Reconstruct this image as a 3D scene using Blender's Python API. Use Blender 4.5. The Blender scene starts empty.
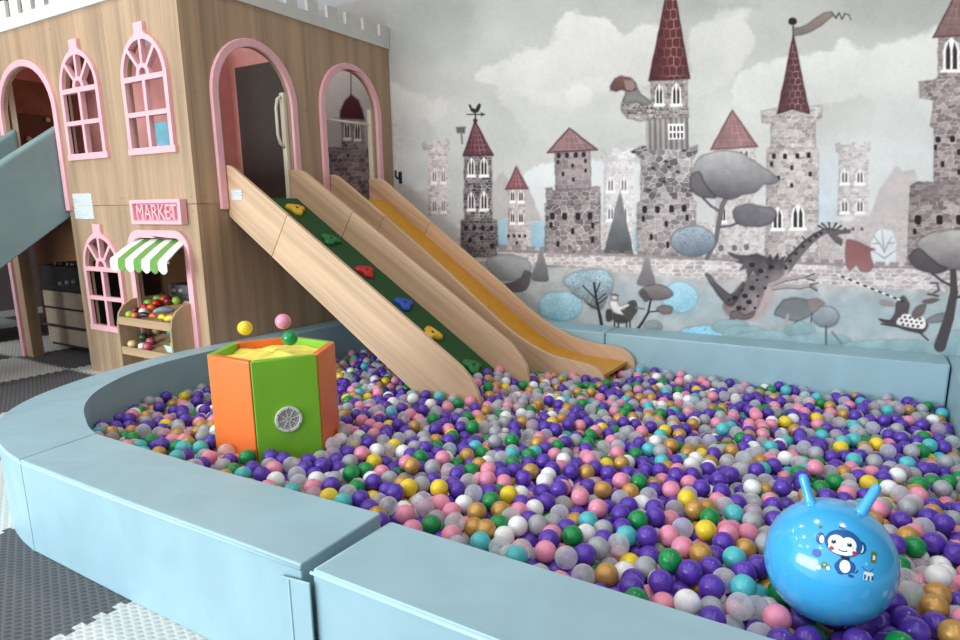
import bpy, bmesh, math, random
import numpy as np
from mathutils import Vector, Matrix
from mathutils.geometry import tessellate_polygon
random.seed(7); RNG = np.random.default_rng(7)
SC = bpy.context.scene
COL = SC.collection
PI = math.pi
def lin(c):
    return tuple((x/12.92 if x <= .04045 else ((x+.055)/1.055)**2.4) for x in [v/255 for v in c])

# ------------------------------------------------------------------ camera
CAMP = Vector((3.84266, -2.63278, 1.23578))
FW = Vector((-0.49449058, 0.84611147, -0.19893328)); RT = Vector((0.86395034, 0.50354317, -0.00583943)); UP = Vector((-0.09523068, 0.17475602, 0.97999564))
FPX, PX, PY = 636.0972, 504.8923, 340.8032
def ray(x, y): return FW + RT*((x-PX)/FPX) - UP*((y-PY)/FPX)
def on(x, y, ax, v):                 # where the sight line of a traced point meets a known real plane
    d = ray(x, y); i = 'xyz'.index(ax); t = (v-CAMP[i])/d[i]
    return CAMP + d*t
cd = bpy.data.cameras.new('camera'); cam = bpy.data.objects.new('camera', cd); COL.objects.link(cam)
cd.sensor_fit = 'HORIZONTAL'; cd.sensor_width = 36; cd.lens = FPX/960*36
cd.shift_x = (480-PX)/960; cd.shift_y = (PY-320)/960; cd.clip_start = .02
R3 = Matrix((RT, UP, -FW)).transposed()
cam.matrix_world = Matrix.Translation(CAMP) @ R3.to_4x4()
SC.camera = cam
W = 1.97          # depth of the mural wall
HP = .365         # height of the padded walls
ZS = 1.297        # seam between the house's storeys
ZT = 2.62         # top of the house walls
RB = .0334        # play ball radius

# ------------------------------------------------------------------ materials
def newmat(name):
    m = bpy.data.materials.new(name); m.use_nodes = True
    nt = m.node_tree; b = nt.nodes['Principled BSDF']
    return m, nt, b
def nd(nt, t, **kw):
    n = nt.nodes.new(t)
    for k, v in kw.items():
        if k in n.inputs: n.inputs[k].default_value = v
        else: setattr(n, k, v)
    return n
def coords(nt, scale=(1,1,1), rot=(0,0,0), kind='Object'):
    tc = nd(nt, 'ShaderNodeTexCoord'); mp = nd(nt, 'ShaderNodeMapping')
    mp.vector_type = 'TEXTURE'; mp.inputs['Scale'].default_value = tuple(1/s for s in scale); mp.inputs['Rotation'].default_value = rot
    nt.links.new(tc.outputs[kind], mp.inputs['Vector']); return mp.outputs['Vector']
def ramp(nt, fac, stops):
    r = nd(nt, 'ShaderNodeValToRGB'); e = r.color_ramp.elements
    while len(e) < len(stops): e.new(.5)
    for k, (p, c) in enumerate(stops): e[k].position = p; e[k].color = (*lin(c), 1)
    nt.links.new(fac, r.inputs['Fac']); return r.outputs['Color']
def bump(nt, b, h, strength=.3, dist=.01):
    n = nd(nt, 'ShaderNodeBump', Strength=strength, Distance=dist)
    nt.links.new(h, n.inputs['Height']); nt.links.new(n.outputs['Normal'], b.inputs['Normal'])
MATS = {}
def plain(name, c, rough=.5, metal=0, var=.06, spec=.5, coat=0, nscale=12, bmp=0):
    if name in MATS: return MATS[name]
    m, nt, b = newmat(name)
    n = nd(nt, 'ShaderNodeTexNoise', Scale=nscale, Detail=4.0); nt.links.new(coords(nt), n.inputs['Vector'])
    lo = tuple(max(0, v*(1-var)) for v in c); hi = tuple(min(255, v*(1+var)) for v in c)
    nt.links.new(ramp(nt, n.outputs['Fac'], [(.3, lo), (.7, hi)]), b.inputs['Base Color'])
    b.inputs['Roughness'].default_value = rough; b.inputs['Metallic'].default_value = metal
    b.inputs['Specular IOR Level'].default_value = spec; b.inputs['Coat Weight'].default_value = coat
    if bmp: bump(nt, b, n.outputs['Fac'], bmp, .004)
    MATS[name] = m; return m
def wood(name, c, axis='z', rot=(0,0,0), rough=.5, contrast=.16, fine=26):
    m, nt, b = newmat(name)
    s = [fine, fine, fine]; s['xyz'.index(axis)] = 1.1
    v = coords(nt, tuple(s), rot)
    n1 = nd(nt, 'ShaderNodeTexNoise', Scale=1.0, Detail=5.0, Roughness=.6, Distortion=.6); nt.links.new(v, n1.inputs['Vector'])
    s2 = [q*.22 for q in s]
    n2 = nd(nt, 'ShaderNodeTexNoise', Scale=1.0, Detail=2.0); nt.links.new(coords(nt, tuple(s2), rot), n2.inputs['Vector'])
    mx = nd(nt, 'ShaderNodeMix', data_type='FLOAT'); mx.inputs[0].default_value = .5
    nt.links.new(n1.outputs['Fac'], mx.inputs[2]); nt.links.new(n2.outputs['Fac'], mx.inputs[3])
    mx.inputs[0].default_value = .58
    k = contrast
    cs = [(.3, tuple(v*(1-k) for v in c)), (.5, c), (.68, tuple(min(255, v*(1+k*.55)) for v in c))]
    nt.links.new(ramp(nt, mx.outputs[0], cs), b.inputs['Base Color'])
    b.inputs['Roughness'].default_value = rough
    bump(nt, b, n1.outputs['Fac'], .06, .002)
    return m
def vinyl(name, c, rough=.42):
    m, nt, b = newmat(name)
    n = nd(nt, 'ShaderNodeTexNoise', Scale=3.2, Detail=3.0, Distortion=1.2); nt.links.new(coords(nt), n.inputs['Vector'])
    n2 = nd(nt, 'ShaderNodeTexNoise', Scale=420.0, Detail=2.0); nt.links.new(coords(nt), n2.inputs['Vector'])
    w = nd(nt, 'ShaderNodeTexNoise', Scale=1.0, Detail=2.0, Distortion=1.5); nt.links.new(coords(nt, (1.6, 5, 2.2), (.3, .5, .9)), w.inputs['Vector'])
    nt.links.new(ramp(nt, n.outputs['Fac'], [(.3, tuple(v*.97 for v in c)), (.7, tuple(min(255, v*1.03) for v in c))]), b.inputs['Base Color'])
    b.inputs['Roughness'].default_value = rough
    b1 = nd(nt, 'ShaderNodeBump', Strength=.2, Distance=.02); nt.links.new(w.outputs['Fac'], b1.inputs['Height'])
    b2 = nd(nt, 'ShaderNodeBump', Strength=.08, Distance=.001); nt.links.new(n2.outputs['Fac'], b2.inputs['Height'])
    nt.links.new(b1.outputs['Normal'], b2.inputs['Normal']); nt.links.new(b2.outputs['Normal'], b.inputs['Normal'])
    return m
OAK = (172, 143, 114)
M_wall = wood('oak_laminate', OAK, 'z', contrast=.22, fine=34)
M_wall2 = wood('oak_laminate_shelf', (176, 146, 112), 'x', contrast=.12)
M_inwood = wood('brown_wood', (150, 104, 70), 'x', contrast=.18)
M_rampwood = wood('slide_oak', (204, 170, 137), 'x', (0, math.atan(.64), 0), contrast=.2, fine=30)
M_pink = plain('pink_trim', (236, 178, 184), .4, var=.02)
M_pinkwall = plain('pink_interior', (230, 158, 150), .6, var=.03)
M_white = plain('white_paint', (214, 211, 204), .5, var=.02)
M_cream = plain('cream_plastic', (228, 220, 196), .4, var=.02)
M_dark = plain('dark_brown_board', (70, 58, 52), .6, var=.05)
M_black = plain('black_plastic', (32, 32, 34), .4)
M_grey = plain('grey_plastic', (120, 122, 126), .45)
M_pad = vinyl('blue_vinyl', (152, 184, 194))
M_padsl = vinyl('teal_vinyl', (124, 149, 151))
M_pipe = vinyl('blue_piping', (182, 220, 234))
M_green = plain('ramp_carpet', (34, 78, 40), .85, var=.12, nscale=180, bmp=.3)
M_yel = plain('slide_plastic', (206, 146, 30), .32, var=.04)
M_or = vinyl('orange_vinyl', (238, 116, 48)); M_gr = vinyl('green_vinyl', (124, 186, 46))

# ------------------------------------------------------------------ geometry helpers
def link(o, parent=None):
    COL.objects.link(o)
    if parent: o.parent = parent
    return o
def obj(name, verts, faces, mat, parent=None, smooth=False, bevel=0, seg=2, mats=None, idx=None, angle=35):
    """one mesh object from world-space vertices; its origin goes to its middle"""
    v = np.array([tuple(p) for p in verts], float)
    c = (v.min(0)+v.max(0))/2
    me = bpy.data.meshes.new(name); me.from_pydata((v-c).tolist(), [], [tuple(f) for f in faces]); me.update()
    for m in (mats or [mat]): me.materials.append(m)
    if idx is not None: me.polygons.foreach_set('material_index', idx)
    bm = bmesh.new(); bm.from_mesh(me); bmesh.ops.recalc_face_normals(bm, faces=bm.faces); bm.to_mesh(me); bm.free()
    if smooth:
        me.polygons.foreach_set('use_smooth', [True]*len(me.polygons))
        if smooth == 'auto':
            me.set_sharp_from_angle(angle=math.radians(angle))
    o = bpy.data.objects.new(name, me)
    o.location = Vector(c) - (parent_world(parent) if parent else Vector())
    link(o, parent)
    if bevel:
        md = o.modifiers.new('bevel', 'BEVEL'); md.width = bevel; md.segments = seg; md.limit_method = 'ANGLE'; md.angle_limit = math.radians(angle)
        me.polygons.foreach_set('use_smooth', [True]*len(me.polygons)); me.set_sharp_from_angle(angle=math.radians(60))
    return o
def parent_world(p):
    w = Vector()
    while p: w = w + Vector(p.location); p = p.parent
    return w
def tag(o, label, cat, group=None, kind=None):
    o['label'] = label; o['category'] = cat
    if group: o['group'] = group
    if kind: o['kind'] = kind
    return o
def thing(name, label, cat, loc, group=None):
    o = bpy.data.objects.new(name, None); o.location = loc; o.empty_display_size = .05
    COL.objects.link(o); return tag(o, label, cat, group)
class MB:
    def __init__(s): s.v = []; s.f = []; s.i = []
    def add(s, v, f, mi=0):
        n = len(s.v); s.v += [tuple(p) for p in v]; s.f += [tuple(k+n for k in q) for q in f]; s.i += [mi]*len(f); return s
    def box(s, a, b, mi=0):
        x0,y0,z0 = a; x1,y1,z1 = b
        return s.add([(x0,y0,z0),(x1,y0,z0),(x1,y1,z0),(x0,y1,z0),(x0,y0,z1),(x1,y0,z1),(x1,y1,z1),(x0,y1,z1)],
              [(0,3,2,1),(4,5,6,7),(0,1,5,4),(1,2,6,5),(2,3,7,6),(3,0,4,7)], mi)
    def plate(s, outer, holes, t, O, eu, ev, ew, mi=0):
        O, eu, ev, ew = map(Vector, (O, eu, ev, ew))
        loops = [outer]+list(holes)
        tri = tessellate_polygon([[Vector((p[0], p[1], 0)) for p in l] for l in loops])
        flat = [p for l in loops for p in l]; n = len(flat)
        vs = [O+eu*p[0]+ev*p[1] for p in flat]; vs += [q+ew*t for q in vs]
        fs = [tuple(q) for q in tri] + [tuple(k+n for k in reversed(q)) for q in tri]
        k = 0
        for l in loops:
            for j in range(len(l)):
                a = k+j; b = k+(j+1) % len(l); fs.append((a, b, b+n, a+n))
            k += len(l)
        return s.add(vs, fs, mi)
    def tube(s, pts, r, seg=10, mi=0, cap=True):
        pts = [Vector(p) for p in pts]; rr = r if isinstance(r, (list, tuple)) else [r]*len(pts)
        vs = []; fs = []; u = None
        for k, p in enumerate(pts):
            t = (pts[min(k+1, len(pts)-1)]-pts[max(k-1, 0)]).normalized()
            if u is None: u = t.orthogonal().normalized()
            u = (u - t*u.dot(t)).normalized(); w = t.cross(u)
            for j in range(seg):
                a = 2*PI*j/seg; vs.append(p+(u*math.cos(a)+w*math.sin(a))*rr[k])
        for k in range(len(pts)-1):
            for j in range(seg): fs.append((k*seg+j, k*seg+(j+1) % seg, (k+1)*seg+(j+1) % seg, (k+1)*seg+j))
        if cap: fs += [tuple(reversed(range(seg))), tuple(range((len(pts)-1)*seg, len(pts)*seg))]
        return s.add(vs, fs, mi)
    def lathe(s, prof, c, axis=(0,0,1), seg=20, mi=0):
        ax = Vector(axis).normalized(); u = ax.orthogonal().normalized(); w = ax.cross(u); c = Vector(c)
        vs = []; fs = []; m = len(prof)
        for j in range(seg):
            a = 2*PI*j/seg; d = u*math.cos(a)+w*math.sin(a)
            vs += [c+d*r+ax*h for r, h in prof]
        for j in range(seg):
            for k in range(m-1): fs.append((j*m+k, ((j+1) % seg)*m+k, ((j+1) % seg)*m+k+1, j*m+k+1))
        return s.add(vs, fs, mi)
    def build(s, name, mat, parent=None, **kw):
        if isinstance(mat, (list, tuple)): return obj(name, s.v, s.f, None, parent, mats=list(mat), idx=s.i, **kw)
        return obj(name, s.v, s.f, mat, parent, **kw)
def arch(cx, hw, z0, zs, top, n=18, p=2.0):
    """outline of an arched opening, anticlockwise from bottom left"""
    o = [(cx+hw, z0), (cx+hw, zs)]
    for k in range(1, n):
        a = PI*k/n; c, q = math.cos(a), math.sin(a)
        o.append((cx+hw*math.copysign(abs(c)**(2/p), c), zs+(top-zs)*abs(q)**(2/p)))
    return [(cx-hw, z0)] + o + [(cx-hw, zs)]
def rrect(x0, z0, x1, z1, r, n=5, corners=(1,1,1,1)):
    o = []
    for (cx, cz, a0, on_) in ((x0+r, z0+r, PI, corners[0]), (x1-r, z0+r, 1.5*PI, corners[1]), (x1-r, z1-r, 0, corners[2]), (x0+r, z1-r, .5*PI, corners[3])):
        if on_:
            for k in range(n+1): a = a0+PI/2*k/n; o.append((cx+r*math.cos(a), cz+r*math.sin(a)))
        else: o.append((cx+(r if math.cos(a0+PI/4) > 0 else -r), cz+(r if math.sin(a0+PI/4) > 0 else -r)))
    return o
LF = ((0,0,0), (1,0,0), (0,0,1))     # left house face: u = x, v = z
# ------------------------------------------------------------------ setting: floor, walls
def floor_mat():
    m, nt, b = newmat('foam_tiles'); L = nt.links
    g = nd(nt, 'ShaderNodeNewGeometry'); sp = nd(nt, 'ShaderNodeSeparateXYZ'); L.new(g.outputs['Position'], sp.inputs[0])
    def M(op, a, c=None):
        n = nd(nt, 'ShaderNodeMath', operation=op)
        for k, q in enumerate((a, c)):
            if q is None: continue
            if isinstance(q, (int, float)): n.inputs[k].default_value = q
            else: L.new(q, n.inputs[k])
        return n.outputs[0]
    X, Y = sp.outputs[0], sp.outputs[1]
    T = .9; x = M('SUBTRACT', X, 1.838-9); y = M('SUBTRACT', Y, -.08-9.8)
    def tooth(q): return M('MULTIPLY', M('SUBTRACT', M('GREATER_THAN', M('FRACT', M('DIVIDE', q, .06)), .5), .5), .028)
    ix = M('FLOOR', M('DIVIDE', M('ADD', x, tooth(y)), T)); iy = M('FLOOR', M('DIVIDE', M('ADD', y, tooth(x)), .98))
    par = M('FLOORED_MODULO', M('ADD', ix, iy), 2.0)
    # woven leaf relief pressed into each tile
    a = M('ADD', M('MULTIPLY', x, .94), M('MULTIPLY', y, .34)); c = M('SUBTRACT', M('MULTIPLY', y, .94), M('MULTIPLY', x, .34))
    row = M('FLOOR', M('DIVIDE', c, .017)); sh = M('MULTIPLY', M('FLOORED_MODULO', row, 2.0), .5)
    fa = M('FRACT', M('ADD', M('DIVIDE', a, .036), sh)); fc = M('FRACT', M('DIVIDE', c, .017))
    h = M('SUBTRACT', 1.0, M('ADD', M('ABSOLUTE', M('SUBTRACT', M('MULTIPLY', fa, 2.0), 1.0)), M('MULTIPLY', M('ABSOLUTE', M('SUBTRACT', M('MULTIPLY', fc, 2.0), 1.0)), .6)))
    hh = M('MAXIMUM', h, 0.0)
    w = ramp(nt, hh, [(.05, (98, 99, 102)), (.35, (72, 73, 77))]); d = ramp(nt, hh, [(.05, (216, 216, 211)), (.35, (188, 190, 186))])
    mx = nd(nt, 'ShaderNodeMix', data_type='RGBA'); L.new(par, mx.inputs[0]); L.new(d, mx.inputs[6]); L.new(w, mx.inputs[7])
    L.new(mx.outputs[2], b.inputs['Base Color']); b.inputs['Roughness'].default_value = .6
    bump(nt, b, hh, .4, .004)
    return m
fl = MB().box((-6, -5, -.05), (7, 2.1, 0)).build('floor', floor_mat()); fl['kind'] = 'structure'
wb = MB().box((-6, W+.004, 0), (7, W+.1, 3.9)).build('wall_back', plain('grey_wall', (188, 190, 190), .8, var=.02)); wb['kind'] = 'structure'
wl = MB().box((-6.1, -5, 0), (-6, 2.07, 3.9)).build('wall_left', plain('brown_wall', (96, 82, 82), .8, var=.04)); wl['kind'] = 'structure'

# ------------------------------------------------------------------ playhouse
HS = thing('playhouse', 'two-storey oak-look castle playhouse with pink window trims and white battlements', 'playhouse', (-1.5, .9, 0))
LI = (0,1,0)
AL = arch(-1.979, .40, ZS, 2.0, 2.345, p=2.0)      # big opening of the upper storey on the left
def win_outline(cx, z0, hw, top=.745):
    return arch(cx, hw, z0, z0+.445, z0+top, n=20, p=1.9)
WINS = [(-1.18, 1.627), (-.392, 1.627), (-1.187, .352)]
# left face, upper storey: outline with the opening notched into its lower edge
up = [(-4.6, ZS+.002)] + [(-2.379, ZS+.002)] + list(reversed(AL[1:-1]))[:] + [(-1.579, ZS+.002), (0, ZS+.002), (0, ZT), (-4.6, ZT)]
hole = [win_outline(cx, z0+.03, .215, top=.69) for cx, z0 in WINS[:2]]
MB().plate(up, hole, .03, *LF, LI).build('upper_wall_panel', M_wall, HS)
mk_in = rrect(-.757, -.01, -.15, 1.072, .09, corners=(0,0,1,1))
lowo = [(-1.57, 0), (-.757, 0)] + [p for p in reversed(mk_in) if p[1] > .5] + [(-.15, 0), (0, 0), (0, ZS-.002), (-1.57, ZS-.002)]
MB().plate(lowo, [win_outline(-1.187, .382, .215, top=.69)], .03, *LF, LI).build('lower_wall_panel', M_wall, HS)
MB().box((-2.655, 0, 0), (-2.52, .03, ZS-.002)).box((-2.56, .0305, 0), (-2.522, .09, ZS-.002)).build('doorway_post', M_wall, HS)
dl = arch(-3.1, .43, 0, .85, 1.15)
MB().plate([(-4.6, 0), (-3.53, 0)]+list(reversed(dl[1:-1]))+[(-2.67, 0), (-2.657, 0), (-2.657, ZS-.002), (-4.6, ZS-.002)], [], .03, *LF, LI).build('lower_wall_panel', M_wall, HS)
def arch_trim(o_in, wd, frame, ew, name='arch_trim', t=.034, lift=.024, bev=.006):
    # trim ring following an open-bottomed outline
    n = len(o_in); out = []
    for k, p in enumerate(o_in):
        a = Vector(o_in[max(k-1, 0)]); b = Vector(o_in[min(k+1, n-1)])
        d = (b-a).normalized(); nrm = Vector((d.y, -d.x)); out.append((p[0]+nrm.x*wd, p[1]+nrm.y*wd))
    poly = out + list(reversed(o_in))
    O = Vector(frame[0]) - Vector(ew)*lift
    return MB().plate(poly, [], t, O, frame[1], frame[2], ew).build(name, M_pink, HS, bevel=bev, seg=2, angle=50)
def open_outline(o, zb): # bottom-left-first outline -> open path from right foot over the top to the left foot
    p = o[1:]+[o[0]]; p = [q for q in p]; p[0] = (p[0][0], zb); p[-1] = (p[-1][0], zb); return p
arch_trim(open_outline(AL, 1.262), .05, LF, LI)
arch_trim(open_outline(dl, 0), .05, LF, LI)
arch_trim([(-.15, 0)] + [p for p in mk_in if p[1] > .5] + [(-.757, 0)], .054, LF, LI, 'market_opening_trim', bev=.002)
def window(cx, z0):
    hw = .252; base = arch(cx, hw, z0, z0+.475, z0+.748, n=24, p=1.9)
    k = min(range(len(base)), key=lambda q: (abs(base[q][0]-cx) > .05, 0)) 
    left = [p for p in base if not (abs(p[0]-cx) < .05 and p[1] > z0+.5)]
    i = max(j for j, p in enumerate(left) if p[0] > cx and p[1] > z0+.4)
    out = left[:i+1] + [(cx+.05, z0+.755), (cx+.05, z0+.81), (cx-.05, z0+.81), (cx-.05, z0+.755)] + left[i+1:]
    out = [(cx-hw-.012, z0), (cx+hw+.012, z0), (cx+hw+.012, z0+.04), (cx+hw, z0+.045)] + out[2:-1] + [(cx-hw, z0+.475), (cx-hw, z0+.045), (cx-hw-.012, z0+.04)]
    hs = []; iw = hw-.037; m = .0155
    for z_a, z_b in ((z0+.043, z0+.24), (z0+.27, z0+.46)):
        hs += [[(cx-iw, z_a), (cx-m, z_a), (cx-m, z_b), (cx-iw, z_b)], [(cx+m, z_a), (cx+iw, z_a), (cx+iw, z_b), (cx+m, z_b)]]
    zc = z0+.493; A, B = iw, .216
    def arcpt(r, a): return (cx+A*r*math.cos(a), zc+B*r*math.sin(a))
    ro, ri = 1.0, .34
    cuts = [0, 48, 90, 132, 180]
    for q in range(4):
        a0, a1 = map(math.radians, (cuts[q], cuts[q+1]))
        w0 = 0 if q == 0 else .06; w1 = 0 if q == 3 else .06
        oa = np.linspace(a0+w0, a1-w1, 8); ia = np.linspace(a1-w1*2.6, a0+w0*2.6, 5)
        hs.append([arcpt(ro, a) for a in oa] + [arcpt(ri, a) for a in ia])
    hs.append([(cx+.040*math.cos(a), zc+.002+.044*math.sin(a)) for a in np.linspace(0, PI, 9)])
    return MB().plate(out, hs, .034, (0,-.024,0), (1,0,0), (0,0,1), LI).build('window_frame', M_pink, HS)
for cx, z0 in WINS: window(cx, z0)
# slide face
SF = ((0,0,0), (0,1,0), (0,0,1)); SI = (-1,0,0)
A1 = arch(.528, .303, ZS, 2.0, 2.345, p=2.0); A2 = arch(1.465, .297, ZS, 2.04, 2.36, p=2.0)
def rv(a): return list(reversed(a[1:-1]))
upo = [(.0306, ZS+.002), (.225, ZS+.002)] + rv(A1) + [(.831, ZS+.002), (1.168, ZS+.002)] + rv(A2) + [(1.762, ZS+.002), (W-.006, ZS+.002), (W-.006, ZT), (.0306, ZT)]
MB().plate(upo, [], .03, *SF, SI).build('upper_wall_panel', M_wall, HS)
MB().box((-.03, .0306, 0), (0, W-.006, ZS-.002)).build('lower_wall_panel', M_wall, HS)
arch_trim(open_outline(A1, 1.262), .054, SF, SI); arch_trim(open_outline(A2, 1.262), .054, SF, SI)
# battlements
def crenel(u0, u1, z0, zg, zt, period, gap, start):
    top = []; u = start
    while u < u1-.02:
        g0, g1 = max(u, u0), min(u+gap, u1)
        if g1 > u0 and g0 < u1: top += [(g0, zt), (g0, zg), (g1, zg), (g1, zt)]
        u += period
    return [(u0, z0), (u1, z0), (u1, zt)] + list(reversed(top)) + [(u0, zt)]
MB().plate(crenel(-4.6, .012, ZT, 2.706, 2.83, .19, .068, -4.54), [], .028, (0,-.016,0), (1,0,0), (0,0,1), LI).build('battlement', M_white, HS, bevel=.002, seg=1)
MB().plate(crenel(.0125, W-.004, ZT, 2.703, 2.795, .2005, .094, -.05), [], .03, (.016,0,0), (0,1,0), (0,0,1), SI).build('battlement', M_white, HS, bevel=.002, seg=1)
# insides
MB().box((-4.6, .03, ZS-.05), (-.03, W-.02, ZS-.004)).build('upper_floor', M_inwood, HS)
MB().box((-4.6, .03, ZT), (-2.0, 1.06, ZT+.03)).build('upper_ceiling', M_pinkwall, HS)
MB().box((-2.898, .80, ZS), (-.90, .83, ZT)).box((-.93, .83, ZS), (-.90, 1.03, ZT)).box((-.93, 1.03, ZS), (-.03, 1.06, ZT)).build('upper_back_wall', M_pinkwall, HS)
MB().box((-4.6, 1.03, 0), (-.03, 1.06, ZS-.05)).build('lower_back_wall', M_inwood, HS)
zb = on(28, 81, 'x', -2.9).z; zp = on(28, 114, 'x', -2.9).z
MB().box((-2.93, .03, zp), (-2.9, 1.03, zb)).build('brown_wall_panel', M_inwood, HS)
def peg_mat():
    m, nt, b = newmat('pegboard'); v = coords(nt, (40, 40, 40))
    vo = nd(nt, 'ShaderNodeTexVoronoi', Scale=1.0, Randomness=0.0); nt.links.new(v, vo.inputs['Vector'])
    nt.links.new(ramp(nt, vo.outputs['Distance'], [(.25, (30, 20, 16)), (.4, (104, 66, 42))]), b.inputs['Base Color']); return m
pg = MB().box((-2.93, .03, ZS), (-2.9, 1.03, zp-.004)).build('pegboard', peg_mat(), HS)
for px, py in ((47, 120), (28, 139)): p = on(px, py, 'x', -2.9); MB().lathe([(0, .03), (.02, .028), (.026, .012), (.012, 0)], p, (1,0,0), 12).build('peg_knob', M_cream, pg, smooth=True)
MB().box((-2.93, .03, zb+.002), (-2.9, 1.03, ZT)).build('upper_side_wall', M_pinkwall, HS)
MB().box((-2.56, .06, ZS), (-2.40, .10, ZT-.1)).build('inner_post', M_cream, HS)
MB().box((-.73, .95, ZS), (-.035, .975, 2.37)).build('dark_partition', M_dark, HS)
# grab handles inside the arches
MB().box((-.075, .800, ZS), (-.035, .835, 2.10)).build('handle_post', M_cream, HS, bevel=.004)
g = MB(); hy = .79
g.tube([(-.055, .80, 2.075), (-.055, .765, 2.05), (-.055, .748, 1.99), (-.055, .748, 1.80), (-.055, .765, 1.74), (-.055, .80, 1.715)], .011, 10)
g.build('grab_handle', M_cream, HS, smooth=True)
g = MB(); g.tube([(-.05, .228, 2.06), (-.05, .25, 2.03), (-.05, .252, 1.88), (-.05, .228, 1.85)], .009, 8); g.build('grab_handle', M_cream, HS, smooth=True)
MB().box((-.075, 1.735, ZS), (-.035, 1.775, 2.10)).build('handle_post', M_cream, HS, bevel=.004)
g = MB(); g.tube([(-.06, 1.175, 1.963), (-.06, 1.74, 1.978)], .011, 10); g.build('safety_rail', M_cream, HS, smooth=True)
# paper notice stuck to the left face
def paper_mat(name, u, v, s):
    m, nt, b = newmat(name); w = nd(nt, 'ShaderNodeTexBrick', Scale=s); w.inputs['Color1'].default_value = (*lin((96, 108, 124)), 1)
    w.inputs['Color2'].default_value = (*lin((200, 204, 208)), 1); w.inputs['Mortar'].default_value = (*lin((214, 216, 218)), 1)
    w.inputs['Mortar Size'].default_value = .045; w.inputs['Row Height'].default_value = .12; w.inputs['Brick Width'].default_value = .33
    tc = nd(nt, 'ShaderNodeTexCoord'); cx = nd(nt, 'ShaderNodeSeparateXYZ'); cb = nd(nt, 'ShaderNodeCombineXYZ')
    nt.links.new(tc.outputs['Object'], cx.inputs[0]); nt.links.new(cx.outputs[0], cb.inputs[0]); nt.links.new(cx.outputs[2], cb.inputs[1])
    nt.links.new(cb.outputs[0], w.inputs['Vector']); nt.links.new(w.outputs['Color'], b.inputs['Base Color']); b.inputs['Roughness'].default_value = .5
    return m
M_note = paper_mat('printed_notice', 0, 2, 11)
MB().box((-1.497, -.003, 1.20), (-1.235, 0, 1.389)).build('notice', M_note, HS)['label'] = 'white paper notice with small print'
# screws
M_scr = plain('screw_cap', (150, 125, 96), .4)
for x in (-.86, -.82, -.05, -1.5):
    for z in (1.345, 1.25, 1.99, 2.55): MB().lathe([(0, .002), (.006, .0015), (.007, 0)], (x, 0, z), (0,-1,0), 8).build('screw_cap', M_scr, HS, smooth=True)
for y in (.06, .98, 1.9):
    for z in (1.345, 1.25, 1.99, .75): MB().lathe([(0, .002), (.006, .0015), (.007, 0)], (0, y, z), (1,0,0), 8).build('screw_cap', M_scr, HS, smooth=True)

# MARKET sign
SG = thing('market_sign', 'pink framed sign reading MARKET in raised capitals above the striped awning', 'sign', (-.39, -.02, 1.16))
x0, x1, z0, z1 = -.672, -.103, 1.165, 1.33
MB().box((x0+.012, -.022, z0+.012), (x1-.012, -.004, z1-.012)).build('backboard', plain('sign_rose', (226, 150, 166), .45, var=.02), SG)
MB().plate([(x0,z0),(x1,z0),(x1,z1),(x0,z1)], [[(x0+.03,z0+.025),(x1-.03,z0+.025),(x1-.03,z1-.025),(x0+.03,z1-.025)]], .05, (0,-.052,0), (1,0,0), (0,0,1), LI).build('sign_frame', M_pink, SG, bevel=.003, seg=1)
tcu = bpy.data.curves.new('t', 'FONT'); tcu.body = 'MARKET'; tcu.size = .14; tcu.extrude = .008;  tcu.align_x = 'CENTER'
to = bpy.data.objects.new('t', tcu); COL.objects.link(to); bpy.context.view_layer.update()
tm = bpy.data.meshes.new_from_object(to.evaluated_get(bpy.context.evaluated_depsgraph_get()))
tv = np.array([v.co[:] for v in tm.vertices]); tf = [tuple(p.vertices) for p in tm.polygons]
bpy.data.objects.remove(to)
tv -= (tv.max(0)+tv.min(0))/2; sx = .455/(tv[:,0].max()-tv[:,0].min()); sz = .098/(tv[:,1].max()-tv[:,1].min())
cx, cz = (x0+x1)/2, (z0+z1)/2
obj('raised_letters', [(cx+p[0]*sx, -.032-p[2], cz+p[1]*sz) for p in tv], tf, M_pink, SG)

# striped awning
AW = thing('awning', 'green and white striped scalloped awning over the market opening', 'awning', (-.45, -.1, .85))
n = 7; mg = plain('awning_green', (104, 152, 66), .6, var=.04, nscale=40); mw = plain('awning_white', (236, 240, 232), .6, var=.02)
xa0, xa1 = -.745, -.165; xb0, xb1 = -.735, -.085; yb, zb2, yf, zf = .02, 1.062, -.19, .938
for k in range(n):
    m_ = MB(); P = []
    ts = [k/n, (k+1)/n]
    def bk(t): return Vector((xa0+(xa1-xa0)*t, yb, zb2))
    def ft(t): return Vector((xb0+(xb1-xb0)*t, yf, zf))
    q = []
    for s in np.linspace(0, 1, 5):
        t = ts[0]+(ts[1]-ts[0])*s; b_, f_ = bk(t), ft(t); dz = .025*math.sin(PI*s)
        q.append([b_, b_*.5+f_*.5+Vector((0,0,.006)), f_, f_+Vector((0,-.006,-.02)), f_+Vector((0,-.006,-.06-dz))])
    v = [p for c in q for p in c]; v2 = [p+Vector((0,.004,-.005)) for p in v]; N = len(v)
    f = [(c*5+r, c*5+r+1, c*5+r+6, c*5+r+5) for c in range(4) for r in range(4)]
    f2 = [tuple(i+N for i in reversed(t)) for t in f]
    edge = [0,1,2,3,4,9,14,19,24,23,22,21,20,15,10,5]
    f3 = [(edge[i], edge[(i+1) % 16], edge[(i+1) % 16]+N, edge[i]+N) for i in range(16)]
    m_.add(v+v2, f+f2+f3).build('stripe', mw if k % 2 == 0 else mg, AW, smooth='auto')
AWB = MB().tube([(xb0, yf+.01, zf-.012), (xb1, yf+.01, zf-.012)], .008, 8).build('front_rod', M_cream, AW, smooth=True)

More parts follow.
